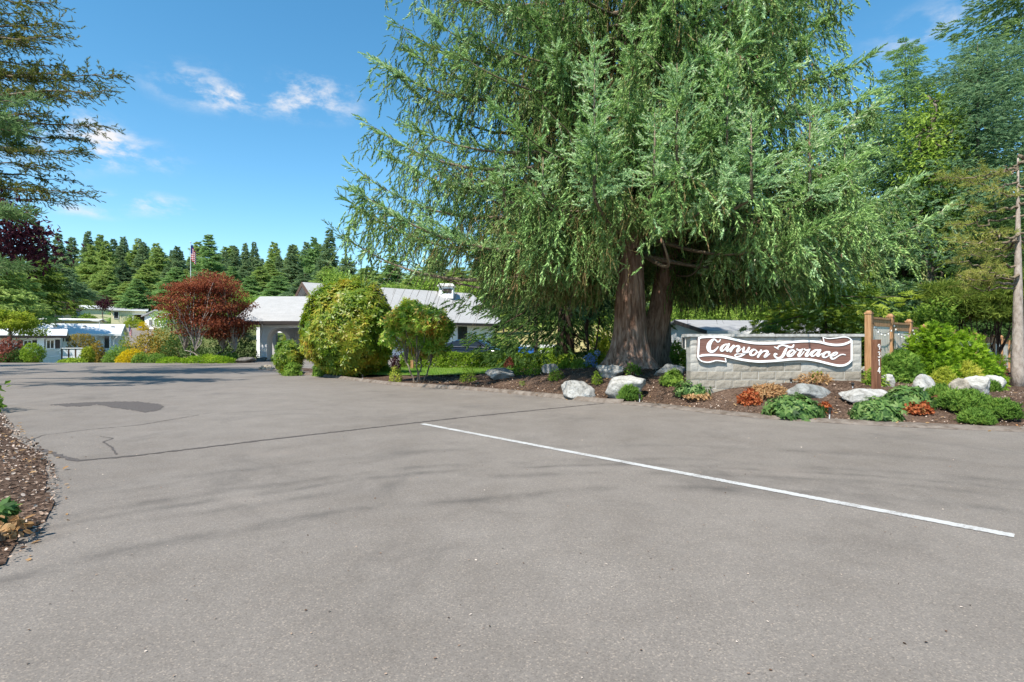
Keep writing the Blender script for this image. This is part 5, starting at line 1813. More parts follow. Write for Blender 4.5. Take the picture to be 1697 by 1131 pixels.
bl2 = np.array([-19.8, 16.3, .1])
spray_tree('young_pine', 'bright green needled branch tips in front of the dark fir at the left edge', bl2, 11, [(P(px, py, d * 2.6), dz * 1.6) for px, py, d, dz in ((55, 165, 6.1, .1), (38, 200, 6.2, .3), (20, 240, 6.3, .3), (52, 352, 6.3, .2), (30, 350, 6.1, .1), (42, 440, 6.2, .25), (10, 170, 6.3, .2), (20, 445, 6.5, .2), (25, 190, 5.9, .25), (45, 215, 6.0, .3), (8, 210, 6.2, .3))], 'young_needles', 52, T=T_tuft, size=(.2, .34), trad=.12, twig_len=.8, density=6, step=.09)
bl3 = np.array([-22.4, 18.9, .1])
plum = thing('plum_tree', 'dark purple plum foliage hanging in at the left edge above the green trees', 'tree', bl3)
g = Geo().tube([(0, 0, -.2), (.1, 0, 2.4), (.5, 0, 4.0), (1.4, -.1, 5.2)], [.14, .11, .08, .05], 8)
cl_ = []
for px, py, D in ((15, 350, 10), (30, 375, 10.2), (48, 380, 10), (20, 400, 9.8), (45, 408, 10), (58, 425, 10), (25, 420, 10.2), (5, 375, 10), (0, 410, 10.2), (-30, 380, 10), (-60, 360, 10)):
    q = P(px, py, D * 1.9) - bl3
    cl_.append(q)
    g.tube(curve_pts((1.0, -.08, 4.6), q, .1, 5), np.linspace(.03, .008, 5), 5, cap=False)
part('trunk', g, M['bark_dark'], plum)
n = 2200
k = rng.integers(0, len(cl_), n)
pp = np.array(cl_)[k] + rng.normal(size=(n, 3)) * [.42, .4, .23]
V, Fa = scatter(T_leaf, pp, rng.normal(size=(n, 3)) - [0, 0, .5], rng.normal(size=(n, 3)) + [0, 0, .8], rng.uniform(.16, .26, n))
part('crown', Geo().add(V, Fa), LG['plum'], plum)

# low greenery on the verge
q = at(4, 722)
shrub('verge_shrub', 'bright green leafy shoots at the left edge beside the asphalt', 'shrub', (-11.55, 10.9, .1), .9, 1.0, 1.15, 'green', T_leaf, .16, 420, seed=71)
q = P(16, 872, 4.1)
shrub('hellebore', 'leathery green and brown leaved clump on the chips at lower left', 'plant', (-3.92, 4.12, .10), .15, .15, .16, 'hellebore', T_palm, .10, 16, seed=72, shape='dome')
shrub('dead_leaves', 'brown dried leaves under the leathery clump at lower left', 'plant', (-3.80, 4.02, .06), .17, .15, .08, 'dry', T_wide, .07, 60, seed=73, shape='dome', stems=1)

# ================================================================== PLANTING BED
def bush(name, label, px0, px1, py0, py1, mat, T=T_leaf, leaf=.07, n=900, cat='shrub', shape='dome', depth=1.0, group=None, seed=0, d=None, **kw):
    c = (px0 + px1) / 2
    if d is None:
        b = at(c, py1)
    else:
        b = np.array([pxl(c, d), d, float(gz(pxl(c, d), d))])
    ry = (px1 - px0) / F * b[1] / 2 * depth
    b = b + [0, ry * .8, 0]
    b[0] = pxl(c, b[1])
    b[2] = float(gz(b[0], b[1]))
    rx = (px1 - px0) / F * b[1] / 2
    hgt = H - (py0 - 565.5) / F * b[1] - b[2]
    return shrub(name, label, cat, b, rx * .92, ry * .92, max(.08, hgt * .93), mat, T, leaf, n, group=group, shape=shape, seed=seed + int(px0), **kw)


bush('hellebore_clump', 'glossy green hellebore clump against the sign wall under the ribbon tail', 1146, 1219, 610, 641, 'hellebore', T_palm, .105, 330, 'plant', lump=.24, freq=4.5)
bush('hellebore_clump', 'pale-edged hellebore clump at the kerb with dry brown leaves in front', 1118, 1180, 630, 664, 'hellebore', T_palm, .105, 260, 'plant', lump=.24, freq=4.5)
bush('dry_leaves', 'skirt of dry tan leaves in front of the pale-edged hellebore', 1130, 1180, 655, 668, 'dry', T_wide, .055, 260, 'plant', stems=1)
bush('hellebore_clump', 'widest hellebore clump spilling over the kerb below the wall', 1272, 1364, 656, 698, 'hellebore', T_palm, .11, 480, 'plant', lump=.24, freq=4.5)
bush('hellebore_clump', 'hellebore clump in front of the white angular slab', 1412, 1488, 660, 703, 'hellebore', T_palm, .105, 400, 'plant', lump=.24, freq=4.5)
bush('hellebore_clump', 'hellebore clump between the address post and the split boulder', 1466, 1540, 643, 686, 'hellebore', T_palm, .11, 460, 'plant', lump=.24, freq=4.5)
bush('heuchera', 'rust-red heuchera nearest the kerb in the middle of the bed', 1223, 1261, 649, 675, 'heuchera', T_wide, .055, 520, 'plant')
bush('dry_fern', 'heap of dry straw-coloured leaves right of the rust-red heuchera', 1246, 1304, 641, 664, 'dry', T_leaf, .085, 700, 'plant')
bush('heuchera', 'small red heuchera beside the path light', 1358, 1376, 669, 686, 'heuchera', T_wide, .05, 200, 'plant')
bush('heuchera', 'orange-red heuchera at the foot of the right-hand hellebores', 1496, 1541, 667, 691, 'heuchera', T_wide, .055, 560, 'plant')
bush('heuchera', 'pinkish heuchera below the split boulder', 1546, 1570, 657, 673, 'barberry', T_wide, .05, 300, 'plant')
bush('dry_shrub', 'wispy green and brown perennial in front of the wall, above the blue-grey slab', 1313, 1377, 619, 640, 'dry', T_leaf, .08, 420, 'plant')
bush('perennial', 'fresh green sprig rising from the wispy brown perennial', 1342, 1362, 617, 636, 'lime', T_leaf, .08, 90, 'plant')
bush('dwarf_conifer', 'tiny lime-green tuft against the base of the sign wall', 1230, 1246, 619, 636, 'lime', T_sprig6, .07, 260, 'plant')
bush('spurge', 'rounded bright green shrub left of the sign wall', 1095, 1134, 612, 643, 'green', T_whorl, .075, 330)
bush('juniper', 'feathery low juniper at the kerb in front of the large sloping boulder', 1027, 1060, 645, 667, 'juniper', T_sprig6, .12, 700, up_bias=.9)
bush('small_shrub', 'small lime shrub between the pale boulders', 980, 999, 617, 640, 'lime', T_leaf, .05, 240)
bush('small_shrub', 'sparse shrub with reddish stems beside the big trunk', 1034, 1063, 604, 623, 'green', T_leaf, .08, 200)
bush('small_shrub', 'small open shrub with bright leaves left of the blocky boulder', 908, 935, 612, 633, 'hedge', T_leaf, .055, 340)
bush('seedling', 'tiny green seedling alone in the mulch', 860, 870, 632, 640, 'lime', T_leaf, .04, 50, 'plant')
bush('small_shrub', 'airy lime shrub at the lawn edge near the multi-stemmed rhododendron', 761, 791, 608, 634, 'lime', T_leaf, .06, 330)
bush('small_shrub', 'small olive shrub with bare stem at the lawn edge', 645, 667, 607, 633, 'heath', T_leaf, .07, 300)
bush('clipped_shrub', 'clipped yellowish shrub between the grey boulders, nearer the lawn', 848, 876, 603, 622, 'hedge', T_leaf, .06, 400)
bush('clipped_shrub', 'clipped green shrub touching the small grey boulder', 872, 898, 602, 622, 'hedge', T_leaf, .06, 400)
bush('clipped_shrub', 'rounded green shrub right of the small grey boulder', 926, 948, 596, 612, 'hedge', T_leaf, .07, 420)
bush('clipped_shrub', 'low green shrub left of the blue hydrangea', 946, 972, 596, 612, 'green', T_leaf, .07, 420)
bush('dark_shrub', 'dark purple-green shrub behind the hydrangea', 950, 985, 577, 600, 'darkshrub', T_leaf, .1, 500, d=22)
bush('hydrangea_bush', 'green hydrangea bush beside the big trunk', 970, 1002, 584, 612, 'yellowgreen', T_wide, .12, 420, d=19)
q = P(980, 597, 18.6)
hy = thing('hydrangea_flowers', 'blue hydrangea flower heads left of the big trunk', 'flowers', (*q[:2], float(gz(q[0], q[1]))))
n = 0
for px, py in ((972, 594), (980, 600), (986, 606), (978, 590), (990, 585), (970, 604), (985, 595)):
    c = P(px, py, 18.55) - np.array(hy.location)
    d_ = rand_unit(60)
    V, Fa = scatter(T_wide, c + d_ * .085, rand_unit(60), d_, .05)
    part('flower_head', Geo().add(V, Fa), LG['hydrangea'], hy)
bush('dwarf_juniper', 'dark spreading juniper beneath the timber fence', 1454, 1522, 590, 624, 'juniper', T_frond, .17, 1500, d=12.7, tilt=.5)
bush('cypress', 'tall bright green cypress mound in front of the fence', 1502, 1580, 541, 628, 'cypress', T_frond, .16, 2500, d=13.2, lump=.32, freq=2.2, tilt=.5)
bush('cypress', 'lower bright green cypress mound to the right', 1548, 1648, 562, 622, 'cypress', T_frond, .16, 2400, d=13.9, lump=.32, freq=2.4, tilt=.5)
bush('heather', 'yellow-green heath beside the split boulder', 1546, 1580, 613, 640, 'heath', T_sprig6, .10, 800, d=12.4, up_bias=.6)
bush('heather', 'pale yellow heath below the lower cypress mound', 1582, 1626, 603, 628, 'heath', T_sprig6, .12, 800, d=13.2, up_bias=.6)
bush('heather', 'small green heath at the far right stones', 1628, 1652, 607, 626, 'juniper', T_sprig6, .12, 500, d=14, up_bias=.6)
bush('dwarf_shrub', 'small dull green shrub hugging the foot of the address post', 1432, 1470, 612, 642, 'hedge', T_leaf, .06, 600, d=11.9)
bush('juniper', 'low juniper in front of the split boulder', 1542, 1584, 646, 668, 'juniper', T_sprig6, .11, 700, up_bias=.8)
bush('juniper', 'wide low juniper cushion left of the right-hand kerb', 1558, 1638, 655, 692, 'juniper', T_sprig6, .12, 1500, up_bias=.8)
bush('juniper', 'small pointed juniper nearest the kerb', 1596, 1642, 686, 709, 'juniper', T_sprig6, .10, 800, up_bias=.8)
bush('juniper', 'round juniper cushion at the far right of the bed', 1634, 1684, 669, 700, 'juniper', T_sprig6, .11, 1000, up_bias=.8)
bush('juniper', 'upright juniper tuft behind the tan boulder', 1612, 1652, 634, 663, 'juniper', T_sprig6, .11, 800, up_bias=.8, d=12.3)
bush('dusky_shrub', 'dusky purple shrub left of the pine trunk', 1640, 1668, 588, 612, 'barberry', T_leaf, .07, 500, d=16)


def path_light(label, px, py0, py1, lean=0.0):
    b = at(px, py1)
    h = (py1 - py0) / F * b[1]
    root = thing('path_light', label, 'lamp', b, 'garden lights in the planting bed')
    part('stake', Geo().tube([(0, 0, -.08), (lean * .5, 0, h * .5)], .012, 6), M['pole_metal'], root)
    part('lamp_head', Geo().tube([(lean * .5, 0, h * .5), (lean * .8, 0, h * .85), (lean, -.01, h)], [.022, .03, .035], 8), M['black_metal'], root)


path_light('black stake lamp beside the widest hellebore clump', 1374, 677, 697, .02)
path_light('little spotlight at the base of the sign wall beside the hellebores', 1217, 627, 638)
path_light('little spotlight right of the feathery juniper at the kerb', 1060, 654, 668)
path_light('little dark lamp in front of the right end of the sign wall', 1413, 636, 644)
path_light('little lamp at the sign wall left of the wispy brown perennial', 1311, 629, 637)
path_light('thin white garden marker at the grass edge by the round rhododendron', 601, 622, 630)

# ---- rhododendrons, hedges near the lawn
bush('rhododendron', 'big round rhododendron turning yellow and bronze', 497, 660, 452, 618, 'rhodo', T_whorl, .175, 6600, d=21.2, shape='ball', lump=.10, freq=2.6, stems=14, stem_mat='bark_dark', depth=.9)
q = np.array([pxl(694, 19.2), 19.2, float(gz(pxl(694, 19.2), 19.2))])
broadleaf('rhododendron_tree', 'open multi-stemmed rhododendron with red-flecked leaves beside the lawn', 3.0, 1.42, 'rhodo_green', q, 36, 3500, .16, 'bark_grey', .20, .8, None, 81, T_whorl, 4, 'shrub', spread=.5, blob=.30, tr=.022, low=-.85)
bush('rhododendron', 'small rust-topped rhododendron left of the big round one', 454, 502, 560, 612, 'rhodo', T_whorl, .15, 900, d=23.8, shape='ball', lump=.2)
bush('low_shrub', 'dark green low shrub under the left of the round rhododendron', 518, 553, 588, 616, 'green', T_whorl, .13, 420, d=23)
bush('low_shrub', 'green low shrub under the right of the round rhododendron', 604, 648, 588, 614, 'green', T_whorl, .13, 460, d=24)
bush('low_shrub', 'small low shrub at the bed tip below the rust-topped rhododendron', 470, 500, 600, 615, 'green', T_whorl, .11, 220, d=23.2)
bush('barberry', 'small wine-red shrub behind the olive shrub on the lawn', 647, 664, 586, 609, 'plum', T_leaf, .1, 420, d=26)
bush('barberry', 'narrow wine-red shrub between the two clipped hedges', 834, 851, 589, 612, 'barberry', T_leaf, .09, 520, d=27)


def hedge(label, px0, px1, py0, d, dep=.8, mat='hedge', n=3000):
    x0, x1 = pxl(px0, d), pxl(px1, d)
    b = np.array([(x0 + x1) / 2, d + dep / 2, float(gz((x0 + x1) / 2, d))])
    h = H - (py0 - 565.5) / F * d - b[2]
    return shrub('hedge', label, 'hedge', b, (x1 - x0) / 2, dep / 2, h, mat, T_leaf, .13, int(n * 1.4), shape='box', seed=int(px0), stems=8)


hedge('clipped box hedge in front of the black car', 731, 837, 588, 28.3)
hedge('clipped hedge right of the wine-red shrub, ending at the hydrangea', 848, 952, 590, 27.5, n=3000)
hedge('clipped hedge seen between the round and multi-stemmed rhododendrons', 664, 732, 588, 28.6, n=1800)
hedge('far clipped hedge in front of the low white wall', 882, 930, 578, 41, 1.2, n=1500)
bush('dome_shrub', 'dark round shrub between the black car and the blue bins', 801, 867, 552, 590, 'green', T_leaf, .14, 2600, d=39, shape='ball')
bush('gold_shrub', 'yellow-green shrub under the clubhouse window', 780, 812, 552, 580, 'yellowgreen', T_leaf, .14, 700, d=43)
b = np.array([pxl(683, 27.6), 27.6, float(gz(pxl(683, 27.6), 27.6))])
pm = thing('marker_post', 'short tan timber marker post at the back of the lawn', 'post', b)
part('post', Geo().box((0, 0, .2), (.13, .13, .5)), M['cedar_wood'], pm)
part('post_cap', Geo().box((0, 0, .465), (.15, .15, .025)), M['cedar_wood'], pm)

# ================================================================== CAR
def build_car(loc, rz):
    root = thing('parked_car', 'black hatchback parked behind the clipped hedge', 'car', loc, rz=rz)
    # stations along x (front +x): x, half width, sill z, belt z, bonnet/roof shoulder
    st = np.array([[-2.33, .62, .42, .62], [-2.25, .80, .30, .88], [-1.9, .90, .24, 1.02], [-1.3, .93, .22, 1.0], [-.6, .93, .22, .97], [.2, .93, .22, .94], [.8, .93, .22, .92], [1.3, .92, .24, .88], [1.8, .88, .26, .80], [2.15, .78, .30, .70], [2.33, .55, .38, .58]])
    prof = []
    for x, w, s, b in st:
        prof.append([(x, w * .86, s), (x, w, s + (b - s) * .35), (x, w * .985, s + (b - s) * .75), (x, w * .90, b), (x, w * .45, b + .035), (x, 0, b + .045), (x, -w * .45, b + .035), (x, -w * .90, b), (x, -w * .985, s + (b - s) * .75), (x, -w, s + (b - s) * .35), (x, -w * .86, s)])
    V = np.array(prof).reshape(-1, 3)
    n, k = len(st), 11
    i = np.arange(n - 1)[:, None] * k
    j = np.arange(k - 1)[None]
    Fq = np.stack([i + j, i + j + 1, i + j + 1 + k, i + j + k], -1).reshape(-1, 4)
    g = Geo().add(V, [Fq, np.arange(k)[None], (np.arange(k) + (n - 1) * k)[None, ::-1]])
    part('body', g, M['car_paint'], root, smooth=True)
    # cabin: glass house
    cs = np.array([[-2.05, .72, .98, 1.02], [-1.6, .76, .98, 1.22], [-1.0, .76, .96, 1.40], [-.3, .76, .95, 1.455], [.2, .75, .93, 1.44], [.6, .73, .92, 1.32], [1.0, .72, .90, 1.12], [1.32, .70, .89, .94]])
    pr = []
    for x, w, b, tp in cs:
        f = (tp - b) / .5
        pr.append([(x, w + .12, b - .03), (x, w + .12 - .16 * min(1, f), b + (tp - b) * .8), (x, w * .72, tp), (x, 0, tp + .025), (x, -w * .72, tp), (x, -(w + .12 - .16 * min(1, f)), b + (tp - b) * .8), (x, -(w + .12), b - .03)])
    V = np.array(pr).reshape(-1, 3)
    n, k = len(cs), 7
    i = np.arange(n - 1)[:, None] * k
    j = np.arange(k - 1)[None]
    Fq = np.stack([i + j, i + j + 1, i + j + 1 + k, i + j + k], -1).reshape(-1, 4)
    part('glass_house', Geo().add(V, Fq), M['car_glass'], root, smooth=True)
    rf = np.array(pr)[2:6, 1:6] + [0, 0, .012]
    rf[:, :, 1] *= 1.01
    V = rf.reshape(-1, 3)
    i = np.arange(3)[:, None] * 5
    j = np.arange(4)[None]
    part('roof', Geo().add(V, np.stack([i + j, i + j + 1, i + j + 6, i + j + 5], -1).reshape(-1, 4)), M['car_paint'], root, smooth=True)
    for s in (-1, 1):
        for (a, b) in (((-.35, .95), (-.35, 1.42)), ((-1.35, .98), (-1.2, 1.32)), ((1.25, .92), (.5, 1.36))):
            part('pillar', Geo().tube([(a[0], s * .875, a[1]), ((a[0] + b[0]) / 2, s * .80, (a[1] + b[1]) / 2), (b[0], s * .70, b[1])], .035, 6), M['car_paint'], root)
        part('mirror', Geo().box((.78, s * 1.0, 1.02), (.16, .2, .13)), M['car_paint'], root)
        part('headlight', Geo().prism([(1.75, .64), (2.2, .58), (2.12, .68), (1.72, .78)], (0, s * .885 - s * .02, 0), (1, -s * .18, 0), (0, 0, 1), (0, s * .03, 0)).box((2.12, s * .62, .66), (.2, .26, .1)), M['lamp_lens'], root)
        for x in (-.15, -1.0):
            part('door_handle', Geo().box((x, s * .935, .80), (.2, .02, .03)), M['black_metal'], root)
        part('window_trim', Geo().tube([(-1.8, s * .90, 1.0), (-.5, s * .895, .975), (1.2, s * .885, .93)], .012, 4), M['alloy'], root)
        for x in (-1.43, 1.42):
            a = np.linspace(0, 2 * PI, 25)[:-1]
            wh = part('wheel', Geo().prism(np.c_[.34 * np.cos(a), .34 * np.sin(a)], (x, s * .93, .34), (1, 0, 0), (0, 0, 1), (0, -s * .22, 0)), M['tyre'], root)
            part('rim', Geo().prism(np.c_[.23 * np.cos(a), .23 * np.sin(a)], (x, s * .945, .34), (1, 0, 0), (0, 0, 1), (0, -s * .02, 0)), M['alloy'], wh)
    part('number_plate', Geo().box((2.34, 0, .48), (.02, .4, .12)), M['small_white'], root)


build_car((pxl(787, 34.5), 34.5, .17), math.radians(-22))

# ---- blue bins
def bin_(label, px, d):
    root = thing('wheelie_bin', label, 'bin', (pxl(px, d), d, .0), 'blue bins by the grass slope')
    part('body', Geo().prism([(-.27, .05), (.27, .05), (.33, .98), (-.33, .98)], (0, -.33, 0), (1, 0, 0), (0, 0, 1), (0, .66, 0)), M['bin_blue'], root)
    part('lid', Geo().box((0, 0, 1.02), (.70, .74, .07)).box((0, .05, 1.065), (.5, .5, .03)), M['bin_blue'], root)
    part('rim', Geo().box((0, -.345, .93), (.68, .04, .07)), M['bin_blue'], root)
    for s in (-1, 1):
        part('wheel', Geo().tube([(s * .3, .3, .12), (s * .36, .3, .12)], .12, 10), M['tyre'], root)
    part('handle', Geo().tube([(-.25, .4, .98), (.25, .4, .98)], .02, 6), M['bin_blue'], root)


bin_('blue lidded bin, the left of the pair by the round dark shrub', 866.5, 38.5)
bin_('blue lidded bin, the right of the pair near the far hedge', 876.5, 38.0)

# sprinkler and parking marking near the entrance
strip('parking_line', [(pxl(505, 33), 33.0), (pxl(545, 34.5), 34.5)], .12, M['line'], .008, .05, 61, 10)
strip('parking_line', [(pxl(436, 32.5), 32.4), (pxl(470, 32), 32.0)], .10, M['line'], .008, .05, 62, 10)

# ================================================================== MAPLE BED BY THE ENTRANCE
b = np.array([pxl(348, 38.5), 38.5, .25])
mp = broadleaf('japanese_maple', 'red-leaved Japanese maple with pale forked trunk beside the entrance', 6.9, 3.75, 'redmaple', b, 84, 25000, .185, 'bark_pale', .08, .58, None, 91, T_leaf, 4, 'tree', pad=True, spread=.8, blob=.31, tr=.016, low=-.99)
bush('bronze_maple', 'bronze-green spreading maple at the left foot of the red maple', 212, 292, 545, 592, 'maplelow', T_leaf, .2, 2400, d=41, lump=.3)
bush('evergreen_mound', 'dark green mound under the left of the red maple', 262, 345, 546, 594, 'darkshrub', T_leaf, .16, 2400, d=40.5)
bush('evergreen_mound', 'dark green mound under the right of the red maple', 345, 428, 540, 594, 'darkshrub', T_leaf, .16, 2400, d=41)
bush('evergreen_mound', 'dark green mound at the left end of the clipped row', 173, 218, 574, 601, 'juniper', T_leaf, .14, 1600, d=38.4)
bush('gold_mound', 'golden yellow mound in the clipped row', 194, 246, 578, 600, 'gold', T_leaf, .11, 1900, d=37.6, lump=.08)
bush('green_mound', 'green mound right of the golden one', 220, 246, 585, 601, 'juniper', T_leaf, .11, 900, d=37.0)
bush('green_mound', 'second green mound right of the golden one', 241, 275, 585, 602, 'juniper', T_leaf, .11, 1000, d=37.0)
bush('ground_cover', 'low bright green mat at the left of the maple bed', 262, 306, 592, 604, 'cypress', T_leaf, .10, 900, d=36.4, shape='low')
bush('ground_cover', 'low bright green mat in front of the maple trunk', 300, 393, 588, 603, 'cypress', T_leaf, .11, 2000, d=36.2, shape='low', depth=.4)
bush('juniper', 'dark green low juniper at the right of the maple bed', 360, 398, 584, 600, 'juniper', T_leaf, .12, 900, d=38)
bush('bronze_dome', 'large bronze dome-shaped shrub in front of the porch house', 110, 162, 548, 592, 'bronze', T_leaf, .19, 2600, d=55, lump=.08)
bush('bronze_dome', 'smaller bronze dome leaning to the right', 146, 176, 566, 594, 'bronze', T_leaf, .19, 1400, d=53, lump=.1)
bush('yellow_shrub', 'yellow-green shrub right of the white deck', 136, 154, 573, 601, 'yellowgreen', T_leaf, .15, 1000, d=42, shape='ball')
bush('green_ground_plant', 'light green plants along the foot of the white deck', 98, 142, 594, 604, 'lime', T_wide, .14, 600, d=40.5, shape='low')
bush('barberry', 'dusky red spiky shrub at the far left edge', -12, 38, 562, 602, 'barberry', T_leaf, .18, 1700, d=39, lump=.3)
bush('topiary_shrub', 'bright green flat-topped shrub right of the dusky red one', 38, 72, 567, 586, 'hedge', T_leaf, .12, 1600, d=38.6, shape='ball')
bush('dark_shrub', 'dark leggy shrub under the flat-topped green one', 6, 60, 578, 603, 'darkshrub', T_leaf, .16, 1400, d=38.9)
bush('green_shrub', 'light green shrub at the foot of the porch stairs', 196, 218, 552, 580, 'yellowgreen', T_leaf, .18, 1000, d=58)
bush('hillside_shrub', 'mixed green shrubs below the yellow house', 205, 240, 526, 545, 'yellowgreen', T_leaf, .3, 900, d=100)
bush('hillside_shrub', 'dark green shrubs at the foot of the yellow house between the plums', 130, 160, 521, 533, 'green', T_leaf, .4, 700, d=126)
bush('hillside_shrub', 'yellow shrubs at the foot of the white gable house', 228, 246, 533, 545, 'gold', T_leaf, .25, 500, d=95)
# green bushes seen through the entrance arch
bush('arch_shrub', 'dark green shrub seen through the entrance arch at left', 436, 462, 545, 590, 'green', T_leaf, .2, 1200, d=55, shape='ball')
bush('arch_shrub', 'yellow-green shrub seen through the entrance arch at right', 468, 490, 545, 585, 'yellowgreen', T_leaf, .2, 1000, d=56, shape='ball')

# small purple plums by the far houses
proto = broadleaf('plum_tree', 'small purple plum tree left of the yellow house', 5.2, 2.1, 'plum', (pxl(115, 118), 118, float(terrain(pxl(115, 118), 118))), 12, 1500, .32, 'bark_grey', .3, .95, 'purple plums by the far houses', 93, T_leaf)
dup(proto, (pxl(170, 112), 112, float(terrain(pxl(170, 112), 112))), .9, (1.08, 1.08, 1.15), 'small purple plum tree right of the yellow house, in front of its roof end')

# flag pole with a limp flag
def flagpole(name, label, loc, h, fw, fl, r0=.05):
    root = thing(name, label, 'flagpole', loc)
    part('pole', Geo().tube([(0, 0, -.3), (0, 0, h * .5), (0, 0, h)], [r0, r0 * .85, r0 * .6], 8), M['pole_metal'], root)
    part('finial', Geo().tube([(0, 0, h), (0, 0, h + r0), (0, 0, h + 2.4 * r0), (0, 0, h + 3.2 * r0)], [r0 * .5, r0 * 1.5, r0 * 1.3, .01], 8), M['pole_metal'], root)
    nr, nc = 13, 14
    g = Geo()
    for k in range(nr):
        for c in range(nc - 1):
            quad = []
            for a, b in ((k, c), (k + 1, c), (k + 1, c + 1), (k, c + 1)):
                f, s = a / nr, b / (nc - 1)
                x = .05 + s * fw * .30 + .05 * fw * math.sin(b * 1.9)
                y = -.02 + .10 * fw * math.sin(b * 1.5 + .4)
                z = h - .15 - fl * f * .98 - s * fl * .55 * (1 - .25 * f)
                quad.append((x, y, z))
            m = 2 if (k < 7 and c < 6) else (0 if k % 2 == 0 else 1)
            g.add(quad, np.array([[0, 1, 2, 3]]), m)
    me = g.mesh('flag')
    part('flag', me, [M['flag_red'], M['flag_white'], M['flag_blue']], root)


flagpole('flagpole', 'tall flagpole with a limp striped flag behind the red maple', (pxl(316, 56), 56, 0), 11.6, 1.6, 1.5)
flagpole('garden_flagpole', 'short garden pole with a small striped flag near the far street', (pxl(214, 80), 80, .6), 3.2, 1.2, 1.2, .03)

# ================================================================== RIGHT-HAND TREES
def cone_at(label, px, d, top, rad_px, mat, seed, name='fir_tree', **kw):
    x = pxl(px, d)
    b = float(gz(x, d))
    h = H - (top - 565.5) / F * d - b
    return conifer(name, label, h, rad_px / F * d, mat, loc=(x, d, b), seed=seed, **kw)


cone_at('yellow-green cedar with layered drooping sprays behind the sign wall', 1368, 24, 335, 105, 'cedar', 201, 'cedar_tree', nb=100, z0=.04, droop=.32, up=.12, sprig=.48, T=T_frond, per=11, power=.7)
cone_at('smaller yellow-green cedar behind the middle of the sign wall', 1292, 27, 465, 60, 'cedar', 202, 'cedar_tree', nb=60, z0=.03, droop=.25, sprig=.4, T=T_frond, per=12, power=.7)
cone_at('dark tall fir with open branches behind the timber fence', 1500, 34, 70, 120, 'fir_mid', 203, nb=170, z0=.06, droop=.28, up=.12, sprig=.5, per=18, power=.62, bark='bark_dark')
cone_at('blue-green fir spreading at the upper right', 1620, 31, 70, 165, 'fir_blue', 204, nb=190, z0=.22, droop=.22, up=.14, sprig=.47, per=20, power=.55)
cone_at('tallest dark fir cut off by the top right corner', 1705, 36, -260, 130, 'fir', 205, nb=130, z0=.12, droop=.2, up=.1, sprig=.7, per=16, power=.5, bark='bark_dark')
cone_at('blue-green fir half hidden between the tall dark fir and the big spruces', 1425, 37, 190, 110, 'fir_blue', 216, nb=110, z0=.05, droop=.25, sprig=.7, per=14, power=.65)
cone_at('mid-height fir filling the gap right of the poplar', 1575, 40, 150, 110, 'fir_mid', 217, nb=110, z0=.05, droop=.25, sprig=.75, per=14, power=.6)
cone_at('dark fir behind the pine trunk at the right edge', 1650, 26, 330, 85, 'tree_dark', 206, nb=90, z0=.05, droop=.25, sprig=.45, per=14, power=.7)
broadleaf('poplar_tree', 'tall loose yellow-green broadleaf tree rising between the firs at upper right', 17.2, 2.0, 'broad', (pxl(1545, 31), 31, .0), 40, 5200, .28, 'bark_grey', .18, 1.6, None, 207, blob=.42, low=-.95)
# dense green pine in front of the firs
q = np.array([pxl(1625, 21), 21, .2])
broadleaf('mountain_pine', 'dense green pine with layered needle pads left of the bare trunk', 4.3, 2.1, 'pine_green', q, 26, 5200, .26, 'bark_dark', .12, .7, None, 208, T_tuft, 3, pad=True, blob=.40)
q = np.array([pxl(1542, 19.5), 19.5, .3])
broadleaf('small_tree', 'light green small broadleaf tree above the cypress mounds', 2.6, 1.1, 'green', q, 14, 1700, .17, 'bark_grey', .3, .9, None, 209)

# bare-trunked pine at the right edge
pb = np.array([pxl(1687, 15.5), 15.5, float(gz(pxl(1687, 15.5), 15.5))])
lm = []
for px, py, D in ((1560, 395, 14.5), (1575, 430, 15), (1590, 340, 14.8), (1600, 300, 15), (1620, 280, 15.5), (1585, 455, 14.6), (1600, 420, 16.2), (1640, 380, 14.2), (1570, 370, 15.8), (1610, 450, 15), (1650, 310, 14.4), (1660, 275, 15), (1630, 440, 14), (1590, 470, 15.5)):
    lm.append((P(px, py, D), -.1 if py > 400 else .1))
for k in range(16):
    a = r1.uniform(0, 2 * PI)
    z = r1.uniform(4.0, 6.6)
    lm.append((pb + [math.cos(a) * 1.9, math.sin(a) * 1.9, z], .1))
spray_tree('pine_tree', 'pine with pale bare trunk and thin olive crown at the right edge', pb, 6.5, lm, 'pine_olive', 61, 'bark_pale', T_tuft, (.10, .16), .165, .8, 4.5)
g = Geo()

# conifers behind and between the big trunks
cone_at('third trunk between the spruces and the sign wall, greyish bark', 1099, 23.5, 40, 70, 'fir_blue', 211, nb=60, z0=.26, droop=.45, up=.1, sprig=.5, per=14, power=.5, trunk=.024)
cone_at('dark-trunked conifer left of the big spruce above the far hedge', 937, 29, 60, 150, 'tree_dark', 212, nb=110, z0=.10, droop=.5, up=.12, sprig=.55, per=18, power=.45, trunk=.025, bark='bark_dark')
cone_at('dark low-skirted conifer in front of the clubhouse end', 888, 33, 300, 52, 'fir', 213, nb=64, z0=.33, droop=.5, up=.1, sprig=.5, per=14, power=.5)
q = np.array([pxl(978, 23), 23, .3])
broadleaf('small_tree', 'blue-green small tree with thin forked stems left of the big trunk', 3.9, 1.1, 'bluegreen', q, 18, 3200, .17, 'bark_dark', .38, .95, None, 214, trunks=3)
q = np.array([pxl(1000, 27), 27, .1])
broadleaf('small_tree', 'yellow-green bush glowing behind the forked blue-green tree', 1.9, .95, 'yellowgreen', q, 10, 1100, .17, 'bark_grey', .1, .9, None, 215)
bush('wall_shrub', 'upright green shrub between the third trunk and the sign wall', 1112, 1132, 562, 600, 'green', T_leaf, .1, 700, d=19, shape='ball')
